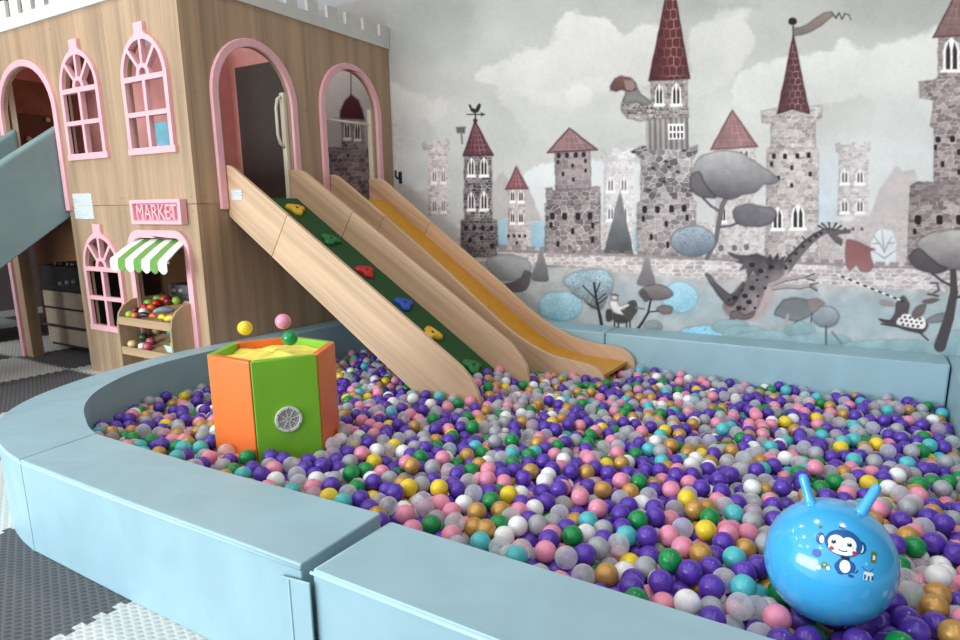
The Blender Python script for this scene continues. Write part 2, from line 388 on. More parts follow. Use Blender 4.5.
# market stand with its toy food
ST = thing('market_stand', 'oak-look two-shelf stand of toy food in the market opening', 'display stand', (-.46, .02, 0))
so = [(-.185, 0), (.17, 0), (.17, .62), (.12, .645), (.02, .647), (-.07, .636), (-.13, .60), (-.165, .55), (-.18, .48)]
for x in (-.78, -.158):
    MB().plate(so, [], .018, (x, 0, 0), (0,1,0), (0,0,1), (1,0,0)).build('side_panel', M_wall, ST, bevel=.003)
for z in (.50, .285):
    MB().plate([(-.158, z-.018), (.155, z+.08), (.155, z+.098), (-.158, z)], [], .604, (-.762, 0, 0), (0,1,0), (0,0,1), (1,0,0)).build('shelf', M_wall2, ST)
    MB().box((-.762, -.176, z-.03), (-.158, -.160, z+.026)).build('shelf_lip', M_wall2, ST, bevel=.002)
MB().box((-.762, .155, .01), (-.158, .17, .615)).build('back_panel', M_wall, ST)
def fr(name, c): return plain(name, c, .35, var=.05, nscale=30)
FOODC = dict(lime=(150,180,60), orange=(228,110,44), white=(232,228,222), apple_green=(132,178,70), red=(190,40,36), aubergine=(62,28,44), yellow=(232,200,60), fish=(132,142,156), leaf=(40,84,52), pinkf=(196,90,110), tan=(170,140,105), teal=(70,150,130), maroon=(110,30,40), cream=(214,190,140))
def round_fruit(name, label, cat, p, r, c, sq=.92, grp=None):
    pr = [(0, -r*sq)] + [(r*math.sin(a), -r*sq*math.cos(a)) for a in np.linspace(.3, PI-.45, 9)] + [(r*.16, r*sq*.78), (0, r*sq*.72)]
    o = MB().lathe(pr, (0,0,0), seg=16)
    t = thing(name, label, cat, p - Vector((0,0,r*sq)), grp)
    o.v = [tuple(Vector(q)+p) for q in o.v]
    o.build('fruit_body', fr('toy_'+c, FOODC[c]), t, smooth=True)
    MB().tube([p+Vector((0,0,r*.68)), p+Vector((.003,0,r*1.02))], .0035, 6).build('stalk', fr('toy_leaf', FOODC['leaf']), t, smooth=True)
def long_food(name, label, cat, p, r, l, c, ang, cap=True, grp=None):
    d = Vector((math.cos(ang), math.sin(ang), .05)).normalized()
    t = thing(name, label, cat, p - Vector((0,0,r)), grp)
    m_ = MB().tube([p+d*l*(s-.5)+Vector((0,0,.012*math.sin(PI*s)))*1 for s in np.linspace(0, 1, 11)], [r*max(.12, (math.sin(PI*(.04+.92*s)))**.55)*(1-.25*s) for s in np.linspace(0, 1, 11)], 12)
    m_.build('body', fr('toy_'+c, FOODC[c]), t, smooth=True)
    if cap:
        MB().tube([p-d*l*.5, p-d*l*.5-d*.014], [r*.42, r*.2], 8).build('stalk', fr('toy_leaf', FOODC['leaf']), t, smooth=True)
SHU = 'toy food on the upper market shelf'; SHL = 'toy food on the lower market shelf'
PLACED = []
def slope(y): return .313*(y+.158)
def shelf_pt(px, py, z, r=.026):
    z0 = z
    p = on(px, py, 'z', z)
    for k in range(8): p = on(px, py, 'z', z0+slope(min(.12, max(-.13, p.y))))
    for k in range(80):      # nudge apart from what already lies on the shelf
        m = False
        p = Vector((min(-.19, max(-.725, p.x)), min(.125, max(-.128, p.y)), 0)); p.z = z0+slope(p.y)
        for q, rq in PLACED:
            v = p-q
            if v.length < (r+rq)*.98:
                v.z = 0; p = p+(v.normalized() if v.length > 1e-4 else Vector((.6, .8, 0)))*.006; m = True
        if not m: break
    PLACED.append((p.copy(), r)); return p
zu, zl = .50, .285
for a in [('toy_pear','yellow-green toy pear at the front left end of the upper market shelf','toy food',127,315,.024,'lime'),
          ('toy_orange','small orange toy fruit beside the white egg on the upper market shelf','toy food',131.5,316,.021,'orange'),
          ('toy_egg','white toy egg between an orange and the aubergines, upper market shelf','toy food',136,315,.024,'white'),
          ('toy_apple','light green toy apple behind the white egg on the upper market shelf','toy food',138,309,.028,'apple_green'),
          ('toy_orange','orange toy fruit behind the aubergines on the upper market shelf','toy food',144.5,308.5,.024,'orange'),
          ('toy_tomato','red toy tomato behind the green apple in mid upper market shelf','toy food',147.8,305,.026,'red'),
          ('toy_apple','green toy apple in the middle of the upper market shelf, beside red ones','toy food',153.5,308.5,.028,'apple_green'),
          ('toy_tomato','orange-red toy tomato in front of the middle green apple, upper market shelf','toy food',157,311,.027,'red'),
          ('toy_tomato','red toy tomato at the back of the upper market shelf','toy food',157,302,.028,'red'),
          ('toy_cabbage','dark green toy vegetable at the back of the upper market shelf','toy food',163,301,.03,'leaf'),
          ('toy_tomato','dark red toy tomato beside the dark green vegetable, upper market shelf','toy food',151,301,.027,'maroon'),
          ('toy_orange','large orange toy fruit right of the red tomatoes, upper market shelf','toy food',165,308,.025,'orange'),
          ('toy_pear','green toy pear at the back left of the upper market shelf','toy food',140,304,.026,'lime'),
          ('toy_tomato','red toy tomato behind the aubergine in the heart of the upper shelf','toy food',148,311.5,.025,'red'),
          ('toy_orange','orange toy fruit in the heart of the upper shelf, beside a red tomato','toy food',153,312.5,.023,'orange'),
          ('toy_plum','maroon toy plum between the white egg and green apple, upper shelf','toy food',142,311.5,.022,'maroon')]:
    R_ = a[5]*1.28; round_fruit(a[0], a[1], a[2], shelf_pt(a[3], a[4], zu+R_*.95, R_), R_, a[6], grp=SHU)
for a in [('toy_aubergine','dark purple toy aubergine lying along the front of the upper market shelf','toy food',143,316.5,.02,.10,'aubergine',.3),
          ('toy_carrot','small orange toy carrot at the front middle of the upper market shelf','toy food',153,318,.015,.06,'orange',.2),
          ('toy_banana','pale yellow toy corn at the front of the upper market shelf','toy food',162.5,319,.018,.07,'yellow',.1),
          ('toy_banana','bright yellow toy banana at the front right end of upper market shelf','toy food',171,320,.02,.09,'yellow',.5),
          ('toy_fish','grey-blue toy fish lying behind the yellow corn, upper market shelf','toy food',164,315.5,.02,.13,'fish',.9)]:
    R_ = a[5]*1.2; p = shelf_pt(a[3], a[4], zu+R_+.004, R_); long_food(a[0], a[1], a[2], p, R_, a[6], a[7], a[8], a[7] != 'fish', SHU)
for a in [('toy_onion','cream toy onion at the left end of the lower market shelf','toy food',132,344,.026,'cream'),
          ('toy_cabbage','dark green toy cabbage at the back left of the lower market shelf','toy food',141,339.5,.027,'leaf'),
          ('toy_radish','pink toy radish at the front of the lower market shelf','toy food',144.5,347,.026,'pinkf'),
          ('toy_potato','brown toy potato at the back of the lower market shelf','toy food',149,336,.026,'tan'),
          ('toy_potato','pale brown toy potato beside another at the back of lower shelf','toy food',154,333.5,.024,'tan'),
          ('toy_plum','dark red toy plum at the back middle of the lower market shelf','toy food',160,334,.026,'maroon'),
          ('toy_plum','maroon toy plum behind the basket at right of lower market shelf','toy food',166,335.5,.027,'maroon'),
          ('toy_radish','pink toy radish in the middle of the lower market shelf','toy food',151,343,.025,'pinkf'),
          ('toy_onion','white toy onion beside the pink radish, front of the lower shelf','toy food',138,347,.022,'white'),
          ('toy_cabbage','teal toy cabbage at the back right of the lower market shelf','toy food',172,339,.027,'teal')]:
    R_ = a[5]*1.25; round_fruit(a[0], a[1], a[2], shelf_pt(a[3], a[4], zl+R_*.95, R_), R_, a[6], grp=SHL)
# basket of yellow and orange toy food on the lower shelf
bp = Vector((-.275, -.065, zl))
BK = thing('toy_basket', 'white and mint plastic basket of toy food on the lower market shelf', 'basket', bp)
bo = rrect(-.085, -.055, .085, .055, .02); bi = [(p[0]*.72, p[1]*.72) for p in bo]
v = [bp+Vector((p[0], p[1], .065)) for p in bo]+[bp+Vector((p[0], p[1], .003)) for p in bi]+[bp+Vector((p[0]*.94, p[1]*.94, .065)) for p in bo]+[bp+Vector((p[0]*.93, p[1]*.93, .008)) for p in bi]
N = len(bo); f = []
for i in range(N):
    j = (i+1) % N; f += [(i, j, N+j, N+i), (2*N+i, 3*N+i, 3*N+j, 2*N+j), (i, 2*N+i, 2*N+j, j)]
f += [tuple(range(N, 2*N)), tuple(range(3*N, 4*N))]
obj('basket_body', v, f, plain('mint_plastic', (206, 226, 216), .4), BK)
for (dx, dy, r, c, nm, lb) in [(-.035, .0, .027, 'yellow', 'toy_lemon', 'yellow toy lemon at the left in the mint basket'), (.005, .02, .028, 'yellow', 'toy_lemon', 'yellow toy lemon on top at the back of the mint basket'), (.025, -.02, .025, 'orange', 'toy_orange', 'orange toy fruit at the front of the mint basket'), (.052, .015, .03, 'teal', 'toy_pepper', 'teal toy pepper at the right end of the mint basket')]:
    round_fruit(nm, lb, 'toy food', bp+Vector((dx, dy, .062 if dx != .005 else .085)), r, c, grp='toy food in the mint basket')
# toy saucepan with ladle and tray at the right end of the upper shelf
pp = Vector((-.245, .07, zu))
TR = tag(MB().box((pp.x-.075, pp.y-.05, zu+.002), (pp.x+.07, pp.y+.045, zu+.055)).build('toy_box', plain('toy_teal_box', (44, 110, 124), .4), bevel=.004), 'teal toy box under the white toy saucepan, right end of upper shelf', 'toy box')
PN = thing('toy_saucepan', 'white toy saucepan with a ladle handle on a teal box, upper market shelf', 'toy pan', pp+Vector((0,0,.057)))
MB().lathe([(0, .058), (.045, .058), (.062, .095), (.066, .095), (.05, .054), (0, .054)], pp, seg=18).build('pan_body', M_white, PN, smooth='auto')
MB().tube([pp+Vector((.02, 0, .075)), pp+Vector((.045, .0, .11)), pp+Vector((.05, .0, .165)), pp+Vector((.062, 0, .18))], [.007, .007, .007, .011], 8).build('ladle', M_white, PN, smooth=True)
# grey toy cash register behind the shelves
p = on(169, 300, 'y', .3); CR = thing('toy_cash_register', 'dark grey toy till with two knobs behind the market shelves', 'toy till', (-.78, .36, 0))
MB().box((-.93, .32, 0), (-.62, .55, .52)).build('cabinet', M_wall, CR); MB().box((-.93, .32, .52), (-.62, .5, .70)).build('till_body', M_grey, CR, bevel=.01)
for x in (-.85, -.76): MB().lathe([(0, .02), (.014, .018), (.018, 0)], (x, .32, .655), (0,-1,0), 12).build('knob', M_cream, CR, smooth=True)
MB().box((-.90, .312, .565), (-.66, .32, .615)).build('till_drawer', plain('light_grey_plastic', (170, 172, 176), .4), CR)
# toy cooker in the open doorway
CK = thing('toy_cooker', 'toy cooker with black knobbed top and pale slatted front inside the doorway', 'toy cooker', (-2.35, .45, 0))
ya = .3
MB().box((-2.88, ya, .575), (-2.05, ya+.45, .78)).build('hob', M_black, CK, bevel=.006)
for a, c in ((.40, .545), (.235, .38), (.06, .205)): MB().box((-2.87, ya, a), (-2.06, ya+.02, c)).build('drawer_front', plain('washed_oak', (158, 140, 122), .5), CK, bevel=.003)
MB().box((-2.87, ya+.02, .03), (-2.06, ya+.45, .575)).build('carcass', M_black, CK)
for px, py in ((61, 283.5), (68, 282.5), (74.5, 281.5)): q = on(px, py, 'y', ya); MB().lathe([(0, .022), (.018, .02), (.022, 0)], q, (0,-1,0), 12).build('knob', M_grey, CK, smooth=True)
for x in (-2.62, -2.42, -2.2): MB().box((x-.07, ya+.05, .785), (x+.07, ya+.2, .805)).box((x-.01, ya+.03, .785), (x+.01, ya+.3, .81)).build('pan_support', M_grey, CK)
# things standing on the upper floor behind the window
tag(MB().box((-1.33, .58, ZS), (-1.06, .66, 1.955)).build('foam_block', plain('pale_blue_foam', (150, 214, 232), .5), bevel=.01), 'pale blue foam panel standing behind the lower right pane of upper window', 'foam panel')
tag(MB().box((-1.60, .70, ZS), (-1.36, .80, 1.985)).build('cream_board', plain('cream_board', (206, 198, 184), .5), bevel=.004), 'cream board standing behind the lower left pane of upper window', 'board')

# ------------------------------------------------------------------ padded slide at the far left
PS = thing('padded_slide', 'grey-teal padded slide coming out of the upper left archway', 'padded slide', (-1.98, -.9, 0))
def cushion(x0, x1, top0, depth, name):
    s = .71; y0, y1 = .05, -1.95
    po = [(y0, top0+s*y0), (y0, top0-depth+s*y0)]
    yk = -(top0-depth)/s
    po += [(yk, 0), (y1, 0), (y1, max(.1, top0+s*y1))]
    MB().plate(po, [], x1-x0, (x0,0,0), (0,1,0), (0,0,1), (1,0,0)).build(name, M_padsl, PS, bevel=.03, seg=4)
cushion(-1.69, -1.59, 1.885, .68, 'side_cushion'); cushion(-2.40, -2.30, 1.89, .68, 'side_cushion')
po = [(.05, 1.36), (.05, 1.30), (-1.78, .0), (-1.95, .0), (-1.86, .02)]
MB().plate(po, [], .60, (-2.298,0,0), (0,1,0), (0,0,1), (1,0,0)).build('slide_bed', M_padsl, PS)

# ------------------------------------------------------------------ climbing ramp and slide
def clip(poly, a, b, c):
    o = []
    for i, p in enumerate(poly):
        q = poly[(i+1) % len(poly)]; dp = a*p[0]+b*p[1]-c; dq = a*q[0]+b*q[1]-c
        if dp >= 0: o.append(p)
        if dp*dq < 0: t = dp/(dp-dq); o.append((p[0]+(q[0]-p[0])*t, p[1]+(q[1]-p[1])*t))
    return o
def side_panel(poly, y, jp, root, t=.03):
    nx, nz = .84, -.54     # along the slope
    c = nx*jp[0]+nz*jp[1]
    for pl in (clip(poly, nx, nz, c+.0012), clip(poly, -nx, -nz, -c+.0012)):
        MB().plate(pl, [], t, (0, y-t/2, 0), (1,0,0), (0,0,1), (0,1,0)).build('side_panel', M_rampwood, root, bevel=.005, seg=3, angle=50)
RP = thing('climbing_ramp', 'green carpeted climbing ramp with wooden side boards and coloured holds', 'climbing ramp', (1.0, .53, 0))
p1 = [(.005, 1.216), (1.68, .10), (2.0, .10), (2.007, .19), (1.988, .255), (1.945, .325), (1.885, .383), (1.80, .438), (.085, 1.531), (.05, 1.547), (.025, 1.552), (.005, 1.548)]
p2 = [(-.028, 1.21), (.03, 1.21), (1.70, .10), (2.0, .10), (2.004, .194), (1.985, .285), (1.94, .345), (1.87, .418), (1.789, .470), (.12, 1.534), (.07, 1.549), (.02, 1.552), (-.028, 1.552)]
side_panel(p1, .245, (.49, 1.10), RP); side_panel(p2, .822, (.49, 1.10), RP)
def rz(x): return 1.362-.645*x
po = [(.005, 1.318), (.005, 1.342), (.035, 1.342), (1.95, rz(1.95)), (1.95, rz(1.95)-.03)]
MB().plate(po, [], .545, (0,.261,0), (1,0,0), (0,0,1), (0,1,0)).build('climbing_surface', M_green, RP)
def hold(px, py, c, nm, lab, rot):
    d = ray(px, py); t = (1.362+.018-.645*CAMP.x-CAMP.z)/(d.z+.645*d.x); P = CAMP+d*t
    nrm = Vector((.645, 0, 1)).normalized(); u = Vector((1, 0, -.645)).normalized(); w = Vector((0,1,0))
    base = P - nrm*.018*nrm.z; m_ = MB(); n = 36; rings = [(1.0, .0), (1.0, .012), (.9, .026), (.70, .034), (.45, .032), (.2, .028)]
    vs = []; fs = []
    for (k, h) in rings:
        for j in range(n):
            a = 2*PI*j/n; r = .058*k*(1+.26*math.cos(3*(a+rot))*min(1, k+.1))
            hh = h - (.010 if k < .95 and math.cos(3*(a+rot)) > .3 and .5 < k < .8 else 0)
            vs.append(base+u*(r*math.cos(a))+w*(r*1.15*math.sin(a))+nrm*hh)
    for q in range(len(rings)-1):
        for j in range(n): fs.append((q*n+j, q*n+(j+1) % n, (q+1)*n+(j+1) % n, (q+1)*n+j))
    fs.append(tuple(range((len(rings)-1)*n, len(rings)*n))); fs.append(tuple(reversed(range(n))))
    o = m_.add(vs, fs).build('climbing_hold', plain('hold_'+nm, c, .35, var=.04), RP, smooth=True)
    o['label'] = lab
    b_ = MB().lathe([(0, .006), (.009, .005), (.010, 0)], base+nrm*.027, nrm, 10).build('bolt', M_black, o, smooth=True)
for a in [(296.5, 209, (236, 190, 50), 'yellow', 'yellow hold, topmost on the ramp', .3), (330.5, 239.5, (24, 120, 60), 'green', 'green hold, second from the top of the ramp', .8), (366, 271, (200, 34, 40), 'red', 'red hold in the middle of the ramp', .2),
          (404.5, 303.5, (36, 84, 190), 'blue', 'blue hold below the red hold', .5), (432, 333.5, (236, 190, 50), 'yellow', 'yellow hold near the foot of the ramp', 1.4), (473, 366, (24, 120, 60), 'green', 'green hold, lowest on the ramp', .6)]: hold(*a)
MB().box((.052, .226, 1.323), (.158, .2298, 1.389)).build('notice', M_note, RP)['label'] = 'small white printed sticker'
SL = thing('slide', 'yellow slide with wavy wooden side boards against the mural wall', 'slide', (1.2, 1.4, 0))
t3 = [(.005, 1.532), (.045, 1.532), (.087, 1.521), (.14, 1.490), (.513, 1.239), (1.066, .855), (1.575, .475), (1.70, .395), (1.816, .337), (1.91, .298), (2.008, .272), (2.15, .254), (2.25, .242), (2.31, .222), (2.35, .192), (2.368, .15), (2.37, .10)]
t4 = [(.005, 1.520), (.12, 1.517), (.163, 1.505), (.22, 1.468), (.33, 1.386), (.733, 1.1), (1.298, .703), (1.55, .515), (1.652, .446), (1.78, .380), (1.905, .330), (2.02, .301), (2.145, .285), (2.25, .284), (2.32, .272), (2.375, .243), (2.408, .205), (2.42, .15), (2.42, .10)]
side_panel([(.005, 1.21)]+list(reversed(t3))[:0]+[(.03, 1.20), (1.60, .10)]+list(reversed(t3)), 1.19, (.50, 1.12), SL)
side_panel([(.005, 1.21), (.03, 1.20), (1.62, .10)]+list(reversed(t4)), 1.648, (.62, 1.11), SL)
bed = [(.005, 1.338), (.185, 1.338), (.24, 1.305), (1.131, .672), (1.55, .380), (1.668, .308), (1.80, .240), (1.95, .200), (2.1, .186), (2.36, .182)]
po = bed + [(x, z-.025) for x, z in reversed(bed)]
MB().plate(po, [], .427, (0,1.206,0), (1,0,0), (0,0,1), (0,1,0)).build('slide_bed', M_yel, SL, smooth='auto')
# black coat hook on the mural wall by the slide
HK = thing('wall_hook', 'small black hook fixed to the mural wall above the slide', 'hook', (.075, W-.01, 1.52))
MB().box((.068, W-.014, 1.49), (.100, W-.001, 1.59)).build('hook_plate', M_black, HK, bevel=.003)
MB().tube([(.084, W-.014, 1.545), (.084, W-.05, 1.53), (.084, W-.07, 1.55), (.084, W-.068, 1.60)], .010, 8).build('hook_arm', M_black, HK, smooth=True)

# ------------------------------------------------------------------ padded walls of the ball pit
def resample(pts, n):
    P = np.array(pts, float); 
    # Catmull-Rom through the points
    out = []
    for i in range(len(P)-1):
        a, b, c, d = P[max(i-1, 0)], P[i], P[i+1], P[min(i+2, len(P)-1)]
        for t in np.linspace(0, 1, n, endpoint=False):
            out.append(.5*((2*b)+(-a+c)*t+(2*a-5*b+4*c-d)*t*t+(-a+3*b-3*c+d)*t**3))
    out.append(P[-1]); return [tuple(q) for q in out]
def pad(poly, label, seam=None, b=.014):
    c = np.mean(np.array(poly), 0)
    t = thing('padded_wall', label, 'padded wall', (c[0], c[1], 0), 'blue padded walls round the ball pit')
    MB().plate(poly, [], HP, (0,0,0), (1,0,0), (0,1,0), (0,0,1)).build('vinyl_cover', M_pad, t, bevel=b, seg=4, angle=40)
    if seam:
        MB().tube([(p[0], p[1], HP-.012) for p in seam], .0045, 8).build('piping', M_pipe, t, smooth=True)
    return t
oc = resample([(1.22, -1.642), (1.07, -1.622), (.915, -1.585), (.735, -1.52), (.535, -1.405), (.345, -1.20), (.19, -.90), (.085, -.58), (.022, -.28), (.004, -.01)], 4)
ic = resample([(1.17, -1.352), (1.06, -1.322), (.954, -1.279), (.79, -1.205), (.634, -1.108), (.476, -.965), (.32, -.745), (.225, -.50), (.178, -.22), (.170, -.01)], 4)
pad(oc + list(reversed(ic)), 'curved pale blue padded wall section at the left corner of the ball pit', [(p[0], p[1]) for p in oc[:-4]])
a0, a1, b0, b1 = (1.2208, -1.642), (2.655, -1.631), (2.645, -1.316), (1.1708, -1.3525)
t = pad([a0, (1.9, -1.642), a1, b0, (1.9, -1.349), b1], 'long pale blue padded wall from curved corner to the open joint, nearest the floor tiles', [(a0[0], a0[1]-.001), (1.9, -1.643), (a1[0], a1[1]-.001)])
t = pad([(2.690, -1.630), (4.56, -1.634), (4.56, -1.346), (2.695, -1.340)], 'pale blue padded wall right of the open joint at the front of the pit', [(2.690, -1.631), (4.56, -1.635)])
MB().plate([(2.585, 0.0), (2.70, 0.0), (2.70, .335), (2.66, .331), (2.585, .322)], [], .006, (0,-1.648,0), (1,0,0), (0,0,1), (0,1,0)).build('joint_flap', M_pad, t, bevel=.002)
MB().tube([(2.63, -1.6495, .005), (2.628, -1.6495, .325)], .002, 6).build('flap_stitching', M_pipe, t)
pad([(.004, -.005), (.170, -.005), (.170, 1.674), (.004, 1.674)], 'padded wall section along the foot of the playhouse behind the ramp')
pad([(.174, 1.680), (2.165, 1.680), (2.165, W-.003), (.174, W-.003)], 'blue padded wall section along the mural behind the slide')
pad([(2.171, 1.680), (4.258, 1.680), (4.258, W-.003), (2.171, W-.003)], 'long blue padded wall section under the dragon of the mural')
pad([(4.266, -1.342), (4.56, -1.342), (4.56, W-.003), (4.266, W-.003)], 'padded wall section on the right side of the pit, only its end showing')

# ------------------------------------------------------------------ hexagonal ball fountain
HC = Vector((1.585, -.785)); HR = .27; HT = .655; HROT = 240
HX = thing('ball_blower', 'hexagonal orange and green padded drum with yellow top standing in the balls', 'ball blower drum', (HC.x, HC.y, 0))
def hv(k, r): a = math.radians(240+60*k); return Vector((HC.x+r*math.cos(a), HC.y+r*math.sin(a)))
for k in range(6):
    o0, o1 = hv(k, HR), hv(k+1, HR); i0, i1 = hv(k, HR-.034), hv(k+1, HR-.034)
    e = (o1-o0).normalized()*.0015
    MB().plate([tuple(o0+e), tuple(o1-e), tuple(i1-e), tuple(i0+e)], [], HT-.02, (0,0,.02), (1,0,0), (0,1,0), (0,0,1)).build('side_cushion', M_or if k in (0, 2, 4) else M_gr, HX, bevel=.007, seg=3)['label'] = 'orange padded side' if k in (0,2,4) else 'green padded side'
vs = [(HC.x, HC.y, HT-.02)]; fs = []; nr, na = 9, 48
for i in range(1, nr+1):
    for j in range(na):
        a = 2*PI*j/na; ap = (HR-.036)*math.cos(PI/6)/math.cos(((a+PI/6) % (PI/3))-PI/6) if False else (HR-.036)*math.cos(PI/6)/math.cos((a % (PI/3))-PI/6)
        r = ap*i/nr; s = i/nr
        z = HT-.032 + .022*(1-s**2)*(.75+.25*math.sin(3*a+1)) + .005*math.sin(9*a+5*s)*s
        vs.append((HC.x+r*math.cos(a), HC.y+r*math.sin(a), z))
for j in range(na): fs.append((0, 1+j, 1+(j+1) % na))
for i in range(nr-1):
    for j in range(na): fs.append((1+i*na+j, 1+(i+1)*na+j, 1+(i+1)*na+(j+1) % na, 1+i*na+(j+1) % na))
MB().add(vs, fs).build('fabric_top', plain('yellow_fabric', (252, 230, 104), .7, var=.05, nscale=20, bmp=.2), HX, smooth=True)['label'] = 'yellow fabric top'
# round white vent on the front green side
B2, C2 = hv(1, HR), hv(2, HR); e3 = Vector((*(C2-B2).normalized(), 0)); n3 = Vector((e3.y, -e3.x, 0))
d = ray(288.5, 419); tt = (Vector((*B2, 0))-CAMP).dot(n3)/d.dot(n3); vc = CAMP+d*tt
vr = .055
ring = MB()
def vp(r, a, o): return vc + e3*(r*math.cos(a)) + Vector((0,0,1))*(r*math.sin(a)) + n3*o
prof = [(vr, 0), (vr, .006), (vr*.97, .009), (vr*.80, .009), (vr*.77, .003)]
ns = 40; v = []; f = []
for j in range(ns): v += [vp(r, 2*PI*j/ns, o) for r, o in prof]
for j in range(ns):
    for k in range(4): f.append((j*5+k, ((j+1) % ns)*5+k, ((j+1) % ns)*5+k+1, j*5+k+1))
VN = ring.add(v, f).build('air_vent', M_white, HX, smooth='auto'); VN['label'] = 'round white air vent'
gm = MB()
gm.add([vp(vr*.78, 2*PI*j/ns, .002) for j in range(ns)], [tuple(range(ns))], 0)
for j in range(8):
    a = 2*PI*j/8+.2; q = Vector((0,0,1)); u = e3*math.cos(a)+q*math.sin(a); w = u.cross(n3)
    pts = [vc+u*s*vr*.79+w*h*.0016+n3*.0055 for s, h in ((.12, -1), (.12, 1), (1, 1), (1, -1))]; gm.add(pts+[p-n3*.004 for p in pts], [(0,1,2,3), (0,4,5,1), (1,5,6,2), (2,6,7,3), (3,7,4,0)], 1)
for rr in (.2, .42, .62):
    for j in range(ns):
        a0, a1 = 2*PI*j/ns, 2*PI*(j+1)/ns; gm.add([vp(vr*rr, a0, .005), vp(vr*(rr+.035), a0, .005), vp(vr*(rr+.035), a1, .005), vp(vr*rr, a1, .005)], [(0,1,2,3)], 1)
gm.build('vent_grille', [plain('vent_grey', (150, 150, 150), .5), M_white], VN)
for j in range(6): MB().lathe([(0, .0015), (.0035, .001), (.004, 0)], vp(vr*.885, 2*PI*j/6+.5, .0088), n3, 8).build('screw', M_grey, VN)

# ------------------------------------------------------------------ hopper ball
HBR = .1500; HB = on(829.5, 560, 'z', .392)
HO = thing('hopper_ball', 'big glossy blue hopper ball with two horns and a monkey print', 'hopper ball', HB-Vector((0,0,HBR)))
tow = (CAMP-HB).normalized(); hr = tow.cross(Vector((0,0,1))).normalized()*-1; hu = hr.cross(tow)*-1
hr = Vector((0,0,1)).cross(tow).normalized(); hu = tow.cross(hr)
M_hop = plain('hopper_blue', (66, 172, 230), .16, var=.01, spec=.6, coat=.5)
bm = bmesh.new(); bmesh.ops.create_uvsphere(bm, u_segments=64, v_segments=40, radius=HBR)
hv_ = [v.co+HB for v in bm.verts]; hf_ = [tuple(v.index for v in f.verts) for f in bm.faces]; bm.free()
obj('ball_body', hv_, hf_, M_hop, HO, smooth=True)
def sph(a, b, lift=0):     # a, b in photo-scale pixels from the ball's middle
    a, b = a/67, b/67; c = math.sqrt(max(0, 1-a*a-b*b)); return HB+(hr*a+hu*b+tow*c)*(HBR+lift)
for bx, by, tx, ty, bk in ((-24, 55, -35, 84, .25), (25, 56, 38, 87, .25)):
    b3 = sph(bx, by, -.012); t3_ = HB+(hr*tx+hu*ty+tow*(math.sqrt(max(0, 1-(bx*bx+by*by)/4489))*67*1.15))*(HBR/67)
    pts = [b3.lerp(t3_, s) for s in (0, .12, .3, .6, .85, .95, 1.0)]
    MB().tube(pts, [.021, .0155, .0125, .0115, .0115, .010, .005], 16).build('horn', M_hop, HO, smooth=True)
PM = [plain('print_navy', (24, 86, 150), .25), plain('print_white', (232, 242, 248), .25), plain('print_black', (20, 26, 36), .25), plain('print_red', (196, 40, 60), .25), plain('print_sky', (120, 200, 232), .25), plain('print_olive', (110, 124, 40), .25), plain('print_violet', (90, 110, 196), .25)]
pm = MB()
def pe(cx, cy, rx, ry, mi, lay, rot=0, n=28):
    vs = []; fs = []
    rg = [0, .5, 1]
    vs.append(sph(cx, cy, .0003*lay))
    for k in rg[1:]:
        for j in range(n):
            a = 2*PI*j/n; x, y = rx*k*math.cos(a), ry*k*math.sin(a); vs.append(sph(cx+x*math.cos(rot)-y*math.sin(rot), cy+x*math.sin(rot)+y*math.cos(rot), .0003*lay))
    for j in range(n): fs.append((0, 1+j, 1+(j+1) % n)); fs.append((1+j, 1+n+j, 1+n+(j+1) % n, 1+(j+1) % n))
    pm.add(vs, fs, mi)
def pp_(pts, mi, lay): pm.add([sph(x, y, .0003*lay) for x, y in pts], [tuple(range(len(pts)))], mi)
def ps_(pts, w, mi, lay):
    for (xa, ya_), (xb, yb_) in zip(pts, pts[1:]):
        l = math.hypot(xb-xa, yb_-ya_) or 1; nx, ny = -(yb_-ya_)/l*w/2, (xb-xa)/l*w/2
        pp_([(xa+nx, ya_+ny), (xb+nx, yb_+ny), (xb-nx, yb_-ny), (xa-nx, ya_-ny)], mi, lay)
def Z(x, y): return (x/8+800-829, 559-(y/8+510))   # from the close-up grid to ball-centred units
def ze(x, y, rx, ry, mi, lay, rot=0): a, b = Z(x, y); pe(a, b, rx/8, ry/8, mi, lay, rot)
def zs(pts, w, mi, lay): ps_([Z(*q) for q in pts], w/8, mi, lay)
ze(150, 238, 34, 48, 0, 2); ze(446, 244, 36, 50, 0, 2); ze(162, 244, 18, 32, 1, 3); ze(448, 250, 14, 32, 1, 3)
ze(318, 240, 135, 105, 0, 4); zs([(275, 115), (330, 135), (385, 150)], 12, 0, 4)
ze(268, 245, 62, 60, 1, 5); ze(355, 245, 56, 60, 1, 5); ze(312, 285, 100, 48, 1, 5.4)
for x in (248, 360): ze(x, 240, 17, 13, 2, 6); ze(x-3, 233, 6, 5, 1, 7); zs([(x-20, 252), (x, 256), (x+20, 250)], 5, 2, 6.5)
ze(238, 298, 17, 16, 3, 6); ze(400, 298, 17, 16, 3, 6); zs([(288, 294), (305, 303), (330, 303), (350, 292)], 8, 2, 6)
zs([(232, 262), (310, 258), (392, 262)], 2.5, 2, 6)
ze(344, 412, 62, 62, 0, 2); ze(300, 425, 30, 40, 0, 2.3); ze(385, 410, 34, 42, 0, 2.3); ze(344, 414, 38, 50, 1, 3.2); ze(318, 470, 24, 13, 0, 2.6); ze(392, 476, 22, 12, 0, 2.6)
zs([(400, 445), (425, 445), (436, 420)], 9, 0, 2.8); zs([(310, 345), (340, 355), (370, 347)], 22, 2, 4.8)
ze(142, 148, 15, 12, 5, 2); ze(136, 360, 33, 31, 0, 2); ze(136, 360, 29, 27, 6, 3); ze(490, 358, 13, 12, 4, 2)
for y in (352, 372): zs([(112, y), (160, y)], 3, 0, 4)
